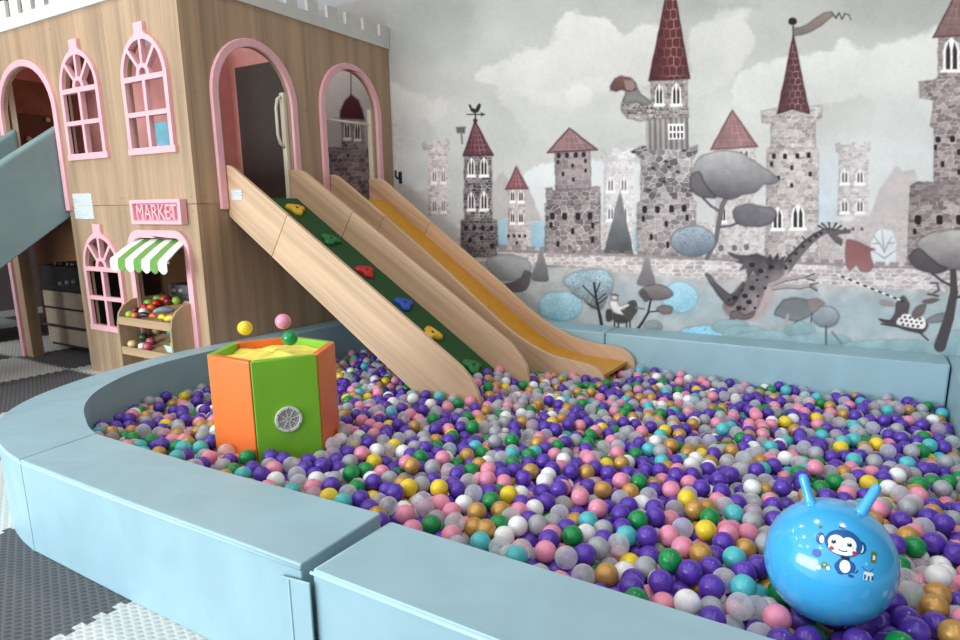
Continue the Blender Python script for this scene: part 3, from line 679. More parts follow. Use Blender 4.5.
ze(200, 440, 26, 24, 5, 2); zs([(140, 465), (245, 445)], 22, 5, 2); ze(160, 466, 17, 17, 1, 3); ze(228, 456, 14, 14, 1, 3); ze(200, 436, 10, 9, 4, 3)
zs([(538, 340), (538, 265)], 40, 5, 2); ze(538, 264, 20, 14, 5, 2); zs([(540, 315), (540, 280)], 18, 1, 3)
zs([(512, 480), (512, 428)], 68, 1, 2); ze(514, 426, 36, 13, 1, 3); zs([(488, 475), (488, 440)], 12, 0, 3.3); zs([(515, 482), (515, 446)], 12, 0, 3.3); zs([(540, 475), (540, 440)], 12, 0, 3.3); zs([(460, 385), (505, 418)], 5, 0, 4); zs([(542, 380), (512, 420)], 5, 0, 4)
pm.build('monkey_print', PM, HO, smooth=True)['label'] = 'printed cartoon monkey with toys'
# ------------------------------------------------------------------ printed castle mural on the back wall
# a dense wall sheet whose print is computed per point; the drawing sheet's own grid (U, V) is laid over the wall plane
NX, NZ = 1160, 520
gx = np.linspace(-.95, 5.0, NX); gz = np.linspace(.32, 3.06, NZ)
X, Z_ = np.meshgrid(gx, gz); X = X.ravel(); Z_ = Z_.ravel()
D = np.stack([X-CAMP.x, np.full_like(X, W-CAMP.y), Z_-CAMP.z], 1)
dp = D@np.array(FW); U = PX+FPX*(D@np.array(RT))/dp; V = PY-FPX*(D@np.array(UP))/dp
def hsh(i, j, s): q = np.sin(i*127.1+j*311.7+s*74.7)*43758.5453; return q-np.floor(q)
def vnz(x, y, s):
    i, j = np.floor(x), np.floor(y); f, g = x-i, y-j; f = f*f*(3-2*f); g = g*g*(3-2*g)
    return (hsh(i,j,s)*(1-f)+hsh(i+1,j,s)*f)*(1-g)+(hsh(i,j+1,s)*(1-f)+hsh(i+1,j+1,s)*f)*g
def fbm(x, y, s, o=4):
    t = 0; a = .5
    for k in range(o): t = t+a*vnz(x*2**k, y*2**k, s+k*13); a *= .5
    return t/(1-.5**o)
PC = np.zeros((len(U), 3))
def near(a, b, c, d, m=4): return np.nonzero((U > a-m) & (U < c+m) & (V > b-m) & (V < d+m))[0]
def sdf(idx, pts):
    u, v = U[idx], V[idx]; P = np.array(pts, float); n = len(P); best = np.full(len(idx), 1e9); ins = np.zeros(len(idx), bool)
    for k in range(n):
        a, b = P[k], P[(k+1) % n]; e = b-a; l = e@e+1e-9
        t = np.clip(((u-a[0])*e[0]+(v-a[1])*e[1])/l, 0, 1)
        best = np.minimum(best, (u-a[0]-e[0]*t)**2+(v-a[1]-e[1]*t)**2)
        c = ((a[1] > v) != (b[1] > v)) & (u < (b[0]-a[0])*(v-a[1])/(b[1]-a[1]+1e-12)+a[0]); ins ^= c
    d = np.sqrt(best); return np.where(ins, -d, d)
def lay(idx, al, c):
    c = np.asarray(c, float); al = np.clip(al, 0, 1)[:, None]; PC[idx] = PC[idx]*(1-al)+c*al
def wobble(idx, s, amp, sc=.12): return (fbm(U[idx]*sc, V[idx]*sc, s, 3)-.5)*2*amp
def grad(idx, c0, c1, v0, v1, u0=None, u1=None):
    t = np.clip((V[idx]-v0)/(v1-v0), 0, 1)[:, None]**1.35; return np.array(c0)*(1-t)+np.array(c1)*t
SEED = [1]
def curve(pts, n=4):
    P = np.array(pts, float); o = []
    for i in range(len(P)):
        a, b, c, d = P[i-1], P[i], P[(i+1) % len(P)], P[(i+2) % len(P)]
        for t in np.linspace(0, 1, n, endpoint=False): o.append(tuple(b+.5*.8*((c-a)*t)+(1.5*(c-b)*2-.4*(2*(c-a)+(d-b)))*t*t+(-2*(c-b)+.4*((c-a)+(d-b)))*t**3))
    return o
def blob(pts, *k, **q): return poly(curve(pts), *k, **q)
def poly(pts, c, c2=None, soft=.8, wob=.8, edge=0, al=1., mott=.07, ecol=(60, 54, 56)):
    SEED[0] += 1; s = SEED[0]; P = np.array(pts); a, b = P.min(0); q, w = P.max(0)
    idx = near(a, b, q, w, 4+soft*3)
    if not len(idx): return idx, None
    d = sdf(idx, pts)+wobble(idx, s, wob); m = np.clip(.5-d/(2*soft), 0, 1)*al
    col = grad(idx, c, c2 or c, b, w)*(1+mott*2*(fbm(U[idx]*.09, V[idx]*.09, s+50, 4)-.5))[:, None]
    lay(idx, m, col)
    if edge: lay(idx, np.exp(-(d/1.1)**2)*edge*al, ecol)
    return idx, d
def ellp(cx, cy, rx, ry, rot=0, n=26): return [(cx+rx*math.cos(t)*math.cos(rot)-ry*math.sin(t)*math.sin(rot), cy+rx*math.cos(t)*math.sin(rot)+ry*math.sin(t)*math.cos(rot)) for t in np.linspace(0, 2*PI, n, endpoint=False)]
def ell(cx, cy, rx, ry, c, c2=None, rot=0, **k): return poly(ellp(cx, cy, rx, ry, rot), c, c2, **k)
def stroke(pts, w, c, w2=None, al=1., wob=.3):
    for i, ((a, b), (q, r)) in enumerate(zip(pts, pts[1:])):
        n = len(pts)-1; wa = w+(w2-w)*i/n if w2 else w; wb = w+(w2-w)*(i+1)/n if w2 else w
        idx = near(min(a, q), min(b, r), max(a, q), max(b, r), max(wa, wb)+2)
        u, v = U[idx], V[idx]; e0, e1 = q-a, r-b; t = np.clip(((u-a)*e0+(v-b)*e1)/(e0*e0+e1*e1+1e-9), 0, 1)
        d = np.hypot(u-a-e0*t, v-b-e1*t)-(wa+(wb-wa)*t)/2; lay(idx, np.clip(.5-d/1.1, 0, 1)*al, c)
def cells(idx, sx, sy, s, jit=.75):
    u = U[idx]/sx; v = V[idx]/sy; r0 = np.floor(v); F1 = np.full(len(idx), 9.); F2 = F1.copy(); ID = np.zeros(len(idx))
    for dr in (-1, 0, 1):
        r = r0+dr; off = np.mod(r, 2)*.5; c0 = np.floor(u-off)
        for dc in (-1, 0, 1):
            c = c0+dc; px = c+off+.5+jit*(hsh(c, r, s)-.5); py = r+.5+jit*.6*(hsh(c, r, s+9)-.5)
            d = np.maximum(np.abs(u-px)*1.15, np.abs(v-py))*.55+np.hypot(u-px, v-py)*.45
            h = hsh(c, r, s+21); nn = d < F1
            F2 = np.where(nn, F1, np.minimum(F2, d)); ID = np.where(nn, h, ID); F1 = np.where(nn, d, F1)
    return F1, F2, ID
def stone(pts, base, dark, sx=6, sy=4, mortar=(214, 208, 208), msz=.10, jit=.75, wob=1.0, al=1., edge=.0, dens=1., shade=.18):
    SEED[0] += 1; s = SEED[0]; P = np.array(pts); a, b = P.min(0); q, w = P.max(0); idx = near(a, b, q, w, 5)
    if not len(idx): return
    d = sdf(idx, pts)+wobble(idx, s, wob, .22); m = np.clip(.5-d/1.4, 0, 1)*al
    F1, F2, ID = cells(idx, sx, sy, s, jit); tone = np.clip((ID-.05)*1.0*dens+.35*(fbm(U[idx]*.13, V[idx]*.13, s+3, 3)-.5), 0, 1)[:, None]
    col = np.array(base)*(1-tone)+np.array(dark)*tone
    mo = np.clip(1-(F2-F1)/msz/1.6, 0, 1)[:, None]*(.45+.55*(hsh(np.floor(U[idx]/5), np.floor(V[idx]/5), s)))[:, None]
    col = col*(1-mo)+np.array(mortar)*mo
    sx_ = (U[idx]-(a+q)/2)/(q-a)*2; col = col*(1-shade*np.clip(-sx_, 0, 1)**2*.8)[:, None]*(1+.16*(fbm(U[idx]*.3, V[idx]*.3, s+7, 3)-.5))[:, None]
    lay(idx, m, col)
    if edge: lay(idx, np.exp(-(d/1.0)**2)*edge, (70, 64, 66))
def gwin(x, y, w, h, fr_=(238, 236, 234), dk=(58, 52, 54), al=1.):
    k = h*.42; P = [(x-w/2, y), (x-w/2, y-h+k), (x-w*.36, y-h+k*.45), (x, y-h), (x+w*.36, y-h+k*.45), (x+w/2, y-h+k), (x+w/2, y)]
    poly(P, fr_, wob=.25, al=al, mott=.02); poly([(x-w*.66, y-1), (x+w*.66, y-1.4), (x+w*.66, y+1.4), (x-w*.66, y+1.8)], fr_, wob=.2, al=al, mott=.02)
    for sgn in (-1, 1):
        c = x+sgn*w*.2; q = w*.13
        poly([(c-q, y-1.8), (c-q, y-h*.62), (c-sgn*q*.2, y-h*.86), (c+q, y-h*.62), (c+q, y-1.8)], dk, wob=.15, al=al, soft=.6)
def dots(L, rx=1.9, ry=2.8, c=(44, 40, 42)):
    for x, y in L: poly(rrect(x-rx, y-ry, x+rx, y+ry, rx*.8, 3), c, wob=.25, soft=.6)
def rooft(pts, c, dk, sx=5, sy=4.5, line=(196, 168, 168), tile=False):
    SEED[0] += 1; s = SEED[0]; P = np.array(pts); a, b = P.min(0); q, w = P.max(0); idx = near(a, b, q, w, 4)
    d = sdf(idx, pts)+wobble(idx, s, .5); m = np.clip(.5-d/1.3, 0, 1); ax = P[0][0]
    t = np.clip((U[idx]-a)/(q-a), 0, 1); fade = np.clip(1-np.abs(t-.62)*2.3, 0, 1)
    col = np.array(c)*(1+.25*(fbm(U[idx]*.1, V[idx]*.1, s, 4)-.5))[:, None]
    if tile:
        F1, F2, ID = cells(idx, sx, sy, s, .35); mo = np.clip(1-(F2-F1)/.22, 0, 1)*fade; col = col*(1-mo[:, None]*.8)+np.array(line)*mo[:, None]*.8
        col = col*(1-.25*(ID*(1-fade)))[:, None]
    else:
        k = (U[idx]-ax)/np.maximum(V[idx]-b+3, 1)*(w-b)/sx; fu = np.abs(k-np.round(k)); fv = np.abs(V[idx]/sy-np.round(V[idx]/sy))
        mo = np.maximum(np.clip(1-fu*(V[idx]-b+2)/(w-b)*sx/.6, 0, 1), np.clip(1-fv*sy/.6, 0, 1))*(.35+.65*fade)
        col = col*(1-mo[:, None]*.6)+np.array(line)*mo[:, None]*.6
    lay(idx, m, col); lay(idx, np.exp(-(d/1.0)**2)*.75, dk)
# --- sky wash
ii = np.arange(len(U)); t = np.clip(V/230, 0, 1)[:, None]
base = np.array((180, 180, 175))*(1-t)+np.array((205, 207, 206))*t
lx = np.clip((U-380)/560, 0, 1)[:, None]; base = base*(.955+.075*lx)
n1 = fbm(U*.011, V*.017, 5, 5)[:, None]; PC[:] = base*(1+.17*(n1-.5))
def cloud(pts, c=(217, 216, 212), al=.75, wob=9, soft=2.2):
    SEED[0] += 1; s = SEED[0]; P = np.array(pts); a, b = P.min(0); q, w = P.max(0); idx = near(a, b, q, w, 24)
    d = sdf(idx, pts)+wobble(idx, s, wob, .05)+wobble(idx, s+31, 2.5, .22); m = np.clip(.5-d/(2*soft), 0, 1)
    fade = np.clip(1-(V[idx]-b)/(w-b+1)*.85, .1, 1)**.7
    lay(idx, m*al*fade*(.8+.4*fbm(U[idx]*.06, V[idx]*.06, s+5, 3)), c)
cloud([(300, 62), (390, 72), (408, 88), (430, 96), (454, 96), (448, 116), (432, 124), (418, 134), (400, 122), (300, 118)], (214, 212, 208))
cloud([(478, 75), (500, 58), (530, 48), (548, 44), (556, 22), (566, 10), (586, 20), (610, 16), (626, 30), (640, 20), (664, 30), (664, 76), (620, 90), (560, 110), (520, 98)], (219, 217, 213), .85)
cloud([(500, 92), (530, 84), (556, 92), (600, 78), (650, 90), (650, 128), (600, 150), (530, 140)], (210, 210, 206), .6)
cloud(ellp(580, 96, 14, 12), (222, 220, 216), .6, 5)
cloud([(690, 28), (720, 12), (750, 10), (752, 40), (738, 70), (716, 92), (690, 110)], (216, 215, 210), .7)
cloud([(728, 92), (740, 74), (772, 62), (800, 58), (830, 50), (846, 40), (872, 46), (900, 40), (936, 28), (960, 26), (1010, 30), (1010, 80), (930, 92), (860, 100), (800, 112), (742, 112)], (222, 222, 219), .9)
cloud([(880, 110), (930, 96), (1000, 100), (1000, 150), (860, 160)], (210, 213, 213), .5)
cloud([(520, 175), (540, 162), (580, 158), (640, 165), (640, 215), (540, 215)], (222, 228, 231), .75, 5)
cloud([(840, 130), (900, 140), (940, 150), (940, 190), (830, 190)], (206, 212, 215), .5)
for pts in ([(388, 0), (470, 0), (480, 40), (430, 74), (388, 60)], [(640, 0), (700, -5), (760, 6), (700, 20)], [(820, -10), (960, -10), (960, 20), (900, 36), (850, 26)]): cloud(pts, (150, 156, 154), .5, 12, 8)
# faint far hills
poly([(392, 150), (402, 112), (414, 128), (424, 118), (440, 140), (452, 190), (392, 190)], (178, 182, 182), (196, 200, 202), soft=1.5, wob=3, al=.6)
poly([(480, 215), (492, 184), (502, 172), (509, 182), (518, 166), (530, 190), (540, 216), (556, 246), (480, 246)], (168, 164, 164), (184, 182, 182), soft=1.2, wob=2, al=.85)
poly([(862, 240), (880, 190), (896, 166), (904, 172), (915, 168), (930, 240)], (186, 178, 178), (186, 180, 180), soft=1.4, wob=2.5, al=.85)
poly([(780, 250), (800, 205), (822, 182), (836, 200), (850, 250)], (188, 198, 204), soft=2, wob=3, al=.7)
poly([(816, 160), (838, 150), (838, 250), (816, 250)], (196, 207, 214), soft=5, wob=3, al=.6)
# ground wash
poly([(300, 330), (380, 250), (480, 256), (560, 262), (660, 274), (780, 280), (980, 284), (1060, 284), (1060, 470), (300, 470)], (180, 182, 183), (156, 172, 177), soft=4, wob=3, mott=.14)
poly([(600, 285), (700, 290), (860, 296), (960, 300), (1060, 310), (1060, 350), (800, 330), (640, 312)], (158, 178, 186), soft=8, wob=8, al=.6)
# pale curtain wall between the towers, then the low brick wall
stone([(455, 222), (720, 222), (900, 232), (960, 236), (960, 292), (780, 283), (640, 274), (500, 262), (455, 262)], (206, 200, 200), (176, 168, 168), 5, 3.4, (222, 218, 217), wob=1.5, shade=0, dens=.8)
for a, b in (((496, 218), (507, 247)), ((531, 221), (548, 250)), ((629, 226), (640, 252))): poly([(a[0], a[1]+3), (b[0], a[1]), b, (a[0], b[1])], (166, 196, 210), (150, 184, 200), wob=1.5)
poly([(855, 215), (912, 205), (912, 268), (855, 268)], (188, 180, 180), soft=4, wob=4, al=.8)
# T0 behind the second archway
stone([(326, 147), (376, 147), (378, 240), (330, 240)], (166, 160, 162), (104, 98, 101), 6, 4.4, (206, 202, 202))
stone([(341, 117), (364, 117), (365, 150), (342, 150)], (164, 158, 160), (112, 106, 108), 4, 3, (206, 202, 202))
gwin(347, 139, 6, 19); gwin(357.5, 140, 6, 19)
poly([(340, 118), (341, 110), (345, 101), (351, 94.5), (358, 101), (362, 110), (364, 119)], (88, 42, 46), (70, 34, 40), edge=.5); stroke([(351, 72), (351, 95)], 1, (90, 86, 88))
stone([(382, 120), (402, 120), (402, 200), (382, 200)], (196, 192, 192), (170, 164, 164), 5, 3.5, al=.4)
# T1 pale tower
T1 = [(422, 142), (427, 140), (427, 144), (433, 144), (433, 140), (440, 140), (440, 144), (444, 144), (444, 139.5), (450, 139), (450, 150), (448, 152), (449, 216), (428, 216), (428, 152), (422, 150)]
stone(T1, (204, 196, 196), (166, 154, 156), 5, 3, (220, 216, 215), al=1.)
for x in (434.5, 443.3):
    gwin(x, 183, 5.5, 15, al=.8, dk=(104, 98, 100)); gwin(x, 212.5, 5.5, 15, al=.8, dk=(104, 98, 100))
# T2 dark tower with the weathercock
stone([(461, 221), (464, 219), (464.5, 155), (491.5, 154), (492, 219), (497, 221), (499, 256), (461, 258)], (142, 136, 138), (76, 70, 74), 4.6, 2.9, (200, 196, 195), dens=1.15, edge=.2)
poly([(461, 220), (497, 220), (498, 258), (461, 258)], (88, 82, 84), al=.3, soft=2)
for y in (176, 210): gwin(471.3, y, 7.2, 18.5); gwin(484, y, 7.8, 19)
dots([(466, 228), (474, 228), (482.7, 228), (491.5, 228), (481.7, 238), (492, 246), (470, 240)], 1.7, 2.4)
rooft([(475, 122), (463, 155.8), (493, 155)], (98, 58, 66), (60, 36, 44), 5, 5)
stroke([(475.3, 124), (475.3, 112)], 1.3, (50, 47, 48)); stroke([(467, 114.4), (484, 114.4)], 1, (50, 47, 48)); poly([(481, 112.6), (485, 114.4), (481, 116.2)], (50, 47, 48), wob=.1); ell(475.3, 120.5, 2.2, 1.8, (50, 47, 48), wob=.1)
poly([(468.5, 105), (470.5, 104.5), (472, 108), (475.5, 109), (477.5, 105), (479.5, 103.2), (481, 105), (480, 108.5), (478.3, 112), (474, 113), (471, 111)], (46, 44, 45), wob=.15, soft=.6)
poly([(456.5, 127.5), (465, 127), (464.5, 133), (457.5, 132.6)], (104, 100, 100), wob=.3, edge=.3); stroke([(461.3, 132), (462.2, 143.5)], 1.8, (120, 116, 114))
# T3 small tower
stone([(508.5, 188), (525.3, 188), (526, 248), (507.5, 248)], (198, 188, 188), (160, 148, 150), 4, 2.8, (216, 211, 210))
for y in (202, 223.5): gwin(512.6, y, 5, 12.5); gwin(521, y, 5.4, 12.5)
dots([(508.5, 236), (514, 236), (519.5, 236), (525, 236), (516.8, 243)], 1.3, 1.7, (64, 58, 60)); rooft([(516, 167.5), (506, 189), (527.6, 188.5)], (132, 84, 90), (92, 60, 66), 4.5, 4)
# T4
stone([(545.5, 204), (600, 203), (600.5, 268), (545, 266)], (164, 154, 155), (106, 98, 101), 7.5, 5, (212, 206, 205), jit=1., edge=.25)
stone([(555, 152), (590, 150), (591, 190), (555.6, 190)], (164, 152, 154), (126, 114, 118), 7, 5, (180, 170, 171), jit=.9, edge=.25)
stone([(545.5, 188), (552, 187.5), (552, 190), (558, 190), (590, 189), (593, 187), (600, 187), (599.5, 204), (547, 204.5)], (160, 150, 152), (112, 103, 106), 7, 4, (206, 200, 199), edge=.3)
dots([(558.7, 155.7), (567, 155.3), (575.8, 155), (583.7, 154.5)], 2, 2.6); dots([(558, 162), (572.5, 165.5), (585.6, 170.5), (563, 174), (573.2, 179.5), (585.5, 161)], 1.2, 2)
dots([(552.3, 216), (564.6, 216.3), (578, 216.3), (590, 216)], 2.4, 3.6); dots([(551, 225), (572.6, 231.3), (592.6, 225.6), (558, 244), (592.6, 240), (574, 253.5)], 1.6, 3)
rooft([(569.3, 128.2), (547.6, 152.6), (597, 149.6)], (142, 112, 114), (74, 48, 52), 8, 6.5)
# T5 pale tower and dark cone tree
stone([(601, 151), (606, 149), (606, 153), (613, 152), (613, 148), (621, 148), (621, 152), (628, 151), (628, 147.6), (636, 148), (634, 162), (633.5, 256), (603, 256), (604, 162), (601, 158)], (216, 213, 213), (192, 189, 190), 5, 3, (229, 228, 228), al=1.)
for y in (192, 220.5): gwin(610.6, y, 7.4, 15.5, (236, 236, 236), (132, 128, 130)); gwin(624, y, 7.4, 15.5, (236, 236, 236), (132, 128, 130))
poly([(620.5, 188), (611, 226), (603, 256), (634, 255), (627, 222)], (142, 143, 146), (88, 88, 92), wob=1.2, mott=.12)
# T6 great red tower
stone([(692, 147), (634, 149), (636, 155), (641, 159), (640.5, 201), (637, 203), (637, 262), (696, 262), (696, 202), (693, 200), (692, 160), (698, 152), (697, 145)], (180, 172, 172), (128, 121, 124), 8, 5.5, (218, 213, 212), jit=1., edge=.15)
stone([(634, 150), (640, 146), (692, 148), (698, 144), (697, 152), (692, 160), (692.5, 199), (641, 200), (641, 159)], (176, 172, 171), (104, 98, 101), 7.5, 5.2, (216, 212, 210), jit=1.05, dens=1.2)
dots([(644.7, 209.5), (657.4, 209.5), (671.6, 208.7), (684, 208.3)], 2.3, 3.6); dots([(643.4, 218.7), (666.2, 224), (687, 217.6), (651.2, 237), (667.8, 245)], 1.5, 3)
dots([(653, 168), (669, 167), (666, 161.5), (664, 182), (678, 172), (649, 190), (684, 150.5), (633.5, 152)], 2.4, 1.5, (70, 64, 66))
poly([(646, 116), (688, 114), (688.5, 128), (689, 149), (646.5, 150)], (150, 144, 143), (132, 126, 126), wob=.8)
for k in range(16): x = 647+k*2.65; stroke([(x, 117), (x+.6, 149)], 1.2 if k % 3 else 2.2, (92, 86, 88) if k % 2 else (188, 182, 180), al=.55)
poly([(668, 124), (684, 123.5), (684.5, 139), (668.5, 139.6)], (240, 238, 236), wob=.2)
for r in range(2):
    for q in range(4): x = 670+q*3.7; poly([(x-.2, 126+r*7), (x+1.8, 126+r*7), (x+1.9, 131+r*7), (x, 131+r*7)], (62, 56, 60), wob=.1, soft=.5)
stone([(650.6, 80), (687.6, 79), (687.5, 104), (688.5, 117), (660, 119), (646, 117), (651.5, 110)], (172, 164, 162), (104, 97, 98), 5, 3, (212, 207, 204), edge=.2)
gwin(659.3, 105, 8.4, 21); gwin(676.3, 105.2, 9.6, 22.5)
rooft([(671, -28), (649, 80.5), (689.5, 78.5)], (96, 52, 54), (66, 38, 42), 6.6, 9.5, (190, 150, 146), True)
stone([(621, 104), (624, 97), (632, 94), (642, 96), (650, 102), (655, 110), (653, 119), (640, 121), (628, 118), (622, 112)], (188, 180, 176), (92, 84, 84), 4.5, 2.6, (214, 208, 205), edge=.3)
poly([(624, 99), (627, 88), (636, 86), (641, 94), (651, 102), (648, 105), (636, 101), (624, 103)], (128, 128, 124), wob=.6, edge=.35)
poly([(610, 86), (614, 80), (622, 76), (630, 78), (636, 84), (636, 90), (630, 92), (622, 90), (616, 92), (611, 90)], (116, 82, 78), (96, 68, 66), wob=1.4, edge=.4); poly([(624, 80), (633, 80), (636, 87), (632, 91), (626, 90)], (142, 122, 116), wob=.6)
# T7 behind the flat tree
stone([(714, 149), (756, 148), (757, 262), (716, 262)], (206, 201, 200), (178, 171, 171), 5, 3.6, (220, 216, 215))
for x in (741, 746.5): gwin(x, 158, 4, 9)
gwin(723, 222, 6.4, 17); poly([(717, 153), (732, 152), (730, 157), (718, 157)], (240, 240, 238), wob=.6)
dots([(721, 248), (734.5, 248), (746.5, 247)], 2.5, 3, (118, 112, 114)); rooft([(732.3, 110), (711, 149.4), (757.6, 146.6)], (150, 116, 118), (100, 70, 74), 9, 7)
# T8 spire tower with the pennant
stone([(767, 148), (772.5, 146), (772, 122), (814, 120), (815, 146), (818.5, 149), (818, 268), (765, 266)], (202, 194, 193), (158, 149, 150), 6.5, 4.2, (218, 212, 211), jit=.9, edge=.12)
stone([(761, 111), (776, 108), (777, 116), (786, 113), (797, 111), (808, 114), (808, 107), (822, 105.5), (821.5, 117), (815, 121), (815, 148), (771, 148), (771, 123), (762, 123)], (204, 196, 194), (150, 141, 142), 8, 3.6, (222, 217, 215), edge=.2)
dots([(773.8, 156.3), (785, 156.3), (797.4, 156), (808.7, 155.3)], 2, 2.8); dots([(771.6, 164), (791.8, 167.8), (810.2, 174), (791.8, 185.3), (778.5, 178)], 1.5, 2.4)
gwin(777.5, 229.5, 11, 23); gwin(798, 229, 13.5, 25)
rooft([(793.4, 36), (777.5, 113.6), (792, 109), (809.2, 113)], (98, 64, 66), (70, 44, 48), 5.6, 6.5, (196, 164, 160), True)
stroke([(793.2, 26), (793.4, 40)], 1.2, (48, 45, 46)); ell(792.6, 21.4, 4.2, 3.6, (40, 38, 39), wob=.4)
poly([(793, 28), (800, 27.5), (808, 24), (816, 18), (824, 13), (831, 11.2), (834, 15), (829, 19), (822, 25), (812, 31), (803, 34.5), (793, 36)], (142, 130, 124), (118, 108, 104), wob=.5, edge=.3)
stroke([(832, 13), (836, 18), (839, 13), (842, 19), (845, 13.5), (849, 15), (851, 20)], 2.2, (104, 98, 96), 1.2)
# T9 pale tower
stone([(835, 144), (840, 142), (840, 145), (848, 145), (848, 142), (857, 142), (857, 145), (864, 145), (864, 141.5), (871.5, 141.5), (871, 151), (868, 154), (869, 216), (837, 216), (839, 154), (836, 151)], (208, 202, 202), (174, 166, 167), 5, 3, (220, 216, 215), al=.9)
for y in (184, 213): gwin(844.6, y, 8, 15, dk=(104, 98, 100)); gwin(860, y, 8, 15, dk=(104, 98, 100))
stone([(824, 222), (905, 216), (908, 268), (818, 262)], (200, 192, 192), (178, 170, 170), 6, 4, (210, 204, 203), al=.6, wob=2)
dots([(845, 229.5), (853, 229), (862, 229)], 1.7, 1.9, (112, 106, 108))
# T10 right tower
stone([(910, 186), (918, 182), (934, 182), (934, 128), (930, 126), (934, 100), (920, 98), (919, 82), (938, 79), (938, 36), (1010, 30), (1010, 290), (907, 276)], (178, 166, 165), (122, 111, 113), 8.5, 4.2, (204, 196, 194), jit=.8, edge=.2)
poly([(911, 184), (960, 180), (1010, 180), (1010, 200), (912, 202)], (116, 104, 106), al=.35, soft=2, wob=2)
gwin(951.5, 71, 17, 34); dots([(938, 139.6), (952.5, 139)], 2.6, 3); dots([(935.5, 147.6), (942.6, 164), (959, 152), (959, 172)], 1.7, 3); dots([(918, 219.8), (939.6, 219.8), (959.5, 220)], 3.4, 4.8); dots([(914.8, 231.7)], 1.9, 3)
rooft([(962, -18), (933, 37.5), (995, 33)], (128, 104, 102), (78, 56, 58), 9, 9)
# gate, low wall and its battlement edge
poly([(884, 229), (892, 231), (896, 242), (896, 264), (870, 264), (871, 243), (877, 231)], (212, 217, 220), (200, 207, 211), wob=.8)
for a, b in (((884, 250), (874, 236)), ((884, 250), (882, 231)), ((884, 252), (892, 236)), ((884, 258), (872, 250)), ((885, 258), (896, 250)), ((879, 243), (872, 244)), ((888, 243), (895, 243))): stroke([a, b], 2.4, (160, 162, 166), 1, al=.75)
stone([(496, 247), (560, 252), (620, 254), (700, 258), (770, 262), (860, 262), (960, 268), (1010, 270), (1010, 296), (900, 288), (780, 282), (700, 279), (620, 270), (500, 262)], (210, 203, 203), (168, 158, 160), 9, 3.9, (226, 222, 221), msz=.2, wob=1., shade=0)
for k in range(34):
    x = 498+k*14; y = 248+ (x-498)*.043; poly([(x, y-3), (x+9, y-2.6), (x+9, y+1), (x+14, y+1.4), (x+14, y+4), (x, y+3.4)], (128, 118, 120), wob=.9, al=.65)
# --- foreground trees, bushes
blob([(486, 262), (495, 256), (512, 255), (527, 259), (531, 268), (524, 277), (510, 281), (495, 277)], (168, 172, 172), (140, 146, 148), wob=1.2, edge=.2)
blob([(486, 275), (500, 284), (518, 280), (524, 270), (531, 272), (530, 280), (526, 290), (514, 292), (500, 290)], (94, 88, 90), wob=2, al=.9)
blob([(540.5, 250), (536, 264), (531.5, 280), (548.5, 281), (545, 262)], (140, 140, 142), (104, 104, 108), wob=.8); blob([(647, 253), (642, 268), (637.5, 284.5), (655, 284.6), (651, 266)], (150, 146, 147), (116, 114, 117), wob=.8)
def speckle(idx, d, c, s, dens=.72):
    if d is None: return
    n = vnz(U[idx]*.9, V[idx]*.9, s); lay(idx, ((n > dens) & (d < -1))*.3, c)
def bush(cx, cy, rx, ry, top, bot, edge=.3, sp=None):
    i, d = ell(cx, cy, rx, ry, top, bot, wob=1.6, edge=edge, ecol=(84, 92, 98), mott=.1)
    if sp: speckle(i, d, sp, cx)
bush(560.5, 306, 22.5, 15, (172, 208, 222), (130, 176, 194), .2, (230, 240, 244)); bush(680, 297.5, 18, 15.5, (166, 206, 222), (138, 186, 204), .1, (220, 234, 240))
i, d = blob([(563.5, 279), (574, 272), (590, 269), (604, 270), (613, 277), (613, 290), (606, 301), (600, 309), (590, 307), (580, 299), (571, 291)], (164, 194, 206), (112, 114, 118), wob=2.4, edge=.2, mott=.14); speckle(i, d, (212, 226, 232), 3); speckle(i, d, (70, 72, 76), 8, .8)
for pts, w in (([(594, 283), (597, 303), (600, 316), (602, 327)], 2.2), ([(596, 299), (583, 286)], 1.3), ([(596, 293), (600, 283)], 1.2), ([(597, 305), (607, 297)], 1.2), ([(598, 309), (588, 304)], 1.2), ([(599, 299), (606, 293)], 1)): stroke(pts, w, (56, 54, 58), w*1.5 if w > 2 else None)
# rider on the hen-horse
ell(622.5, 316.5, 10, 6.4, (84, 82, 82), (66, 64, 65), wob=.6, edge=.4); blob([(606, 310.5), (612, 310), (612.5, 320), (606.5, 321)], (74, 72, 73), wob=.7); blob([(628, 302), (636, 301), (637, 312), (630, 320), (624, 316)], (82, 80, 80), wob=.6); stroke([(636, 307.5), (644, 309)], 2, (126, 122, 120))
for x in (614.5, 618.5, 626.5, 630): stroke([(x, 321), (x, 327.5)], 1.5, (70, 68, 69))
blob([(610, 301), (616, 300), (620, 306), (628, 303.5), (629, 306), (621, 310), (624, 315), (615, 313), (610.5, 307)], (222, 218, 216), wob=.4, edge=.25); ell(614.5, 297.5, 3.6, 3, (204, 196, 192), wob=.4, edge=.4); stroke([(611, 294), (618, 295.5)], 2, (110, 104, 104))
# small grey tree, boulder
blob([(639.5, 292), (646, 286), (658, 284), (668, 288), (673, 295), (664, 299.5), (650, 300), (642, 297)], (140, 132, 132), (106, 99, 101), wob=.9, edge=.35); blob([(639.5, 293), (644, 289), (650, 298), (645, 302)], (92, 86, 90), wob=.6)
blob([(657, 309), (663, 305.5), (672, 307), (671, 313), (663, 313.5)], (124, 116, 118), wob=.7, edge=.35)
stroke([(651, 299), (648, 313), (642, 323), (637, 330)], 2, (66, 62, 66), 3); stroke([(649, 312), (658, 311)], 1.4, (66, 62, 66)); bush(653, 327, 9.5, 7, (142, 150, 154), (120, 130, 134), .2)
bush(703, 337, 26, 12.5, (156, 208, 228), (140, 190, 208), .25, (90, 130, 150))
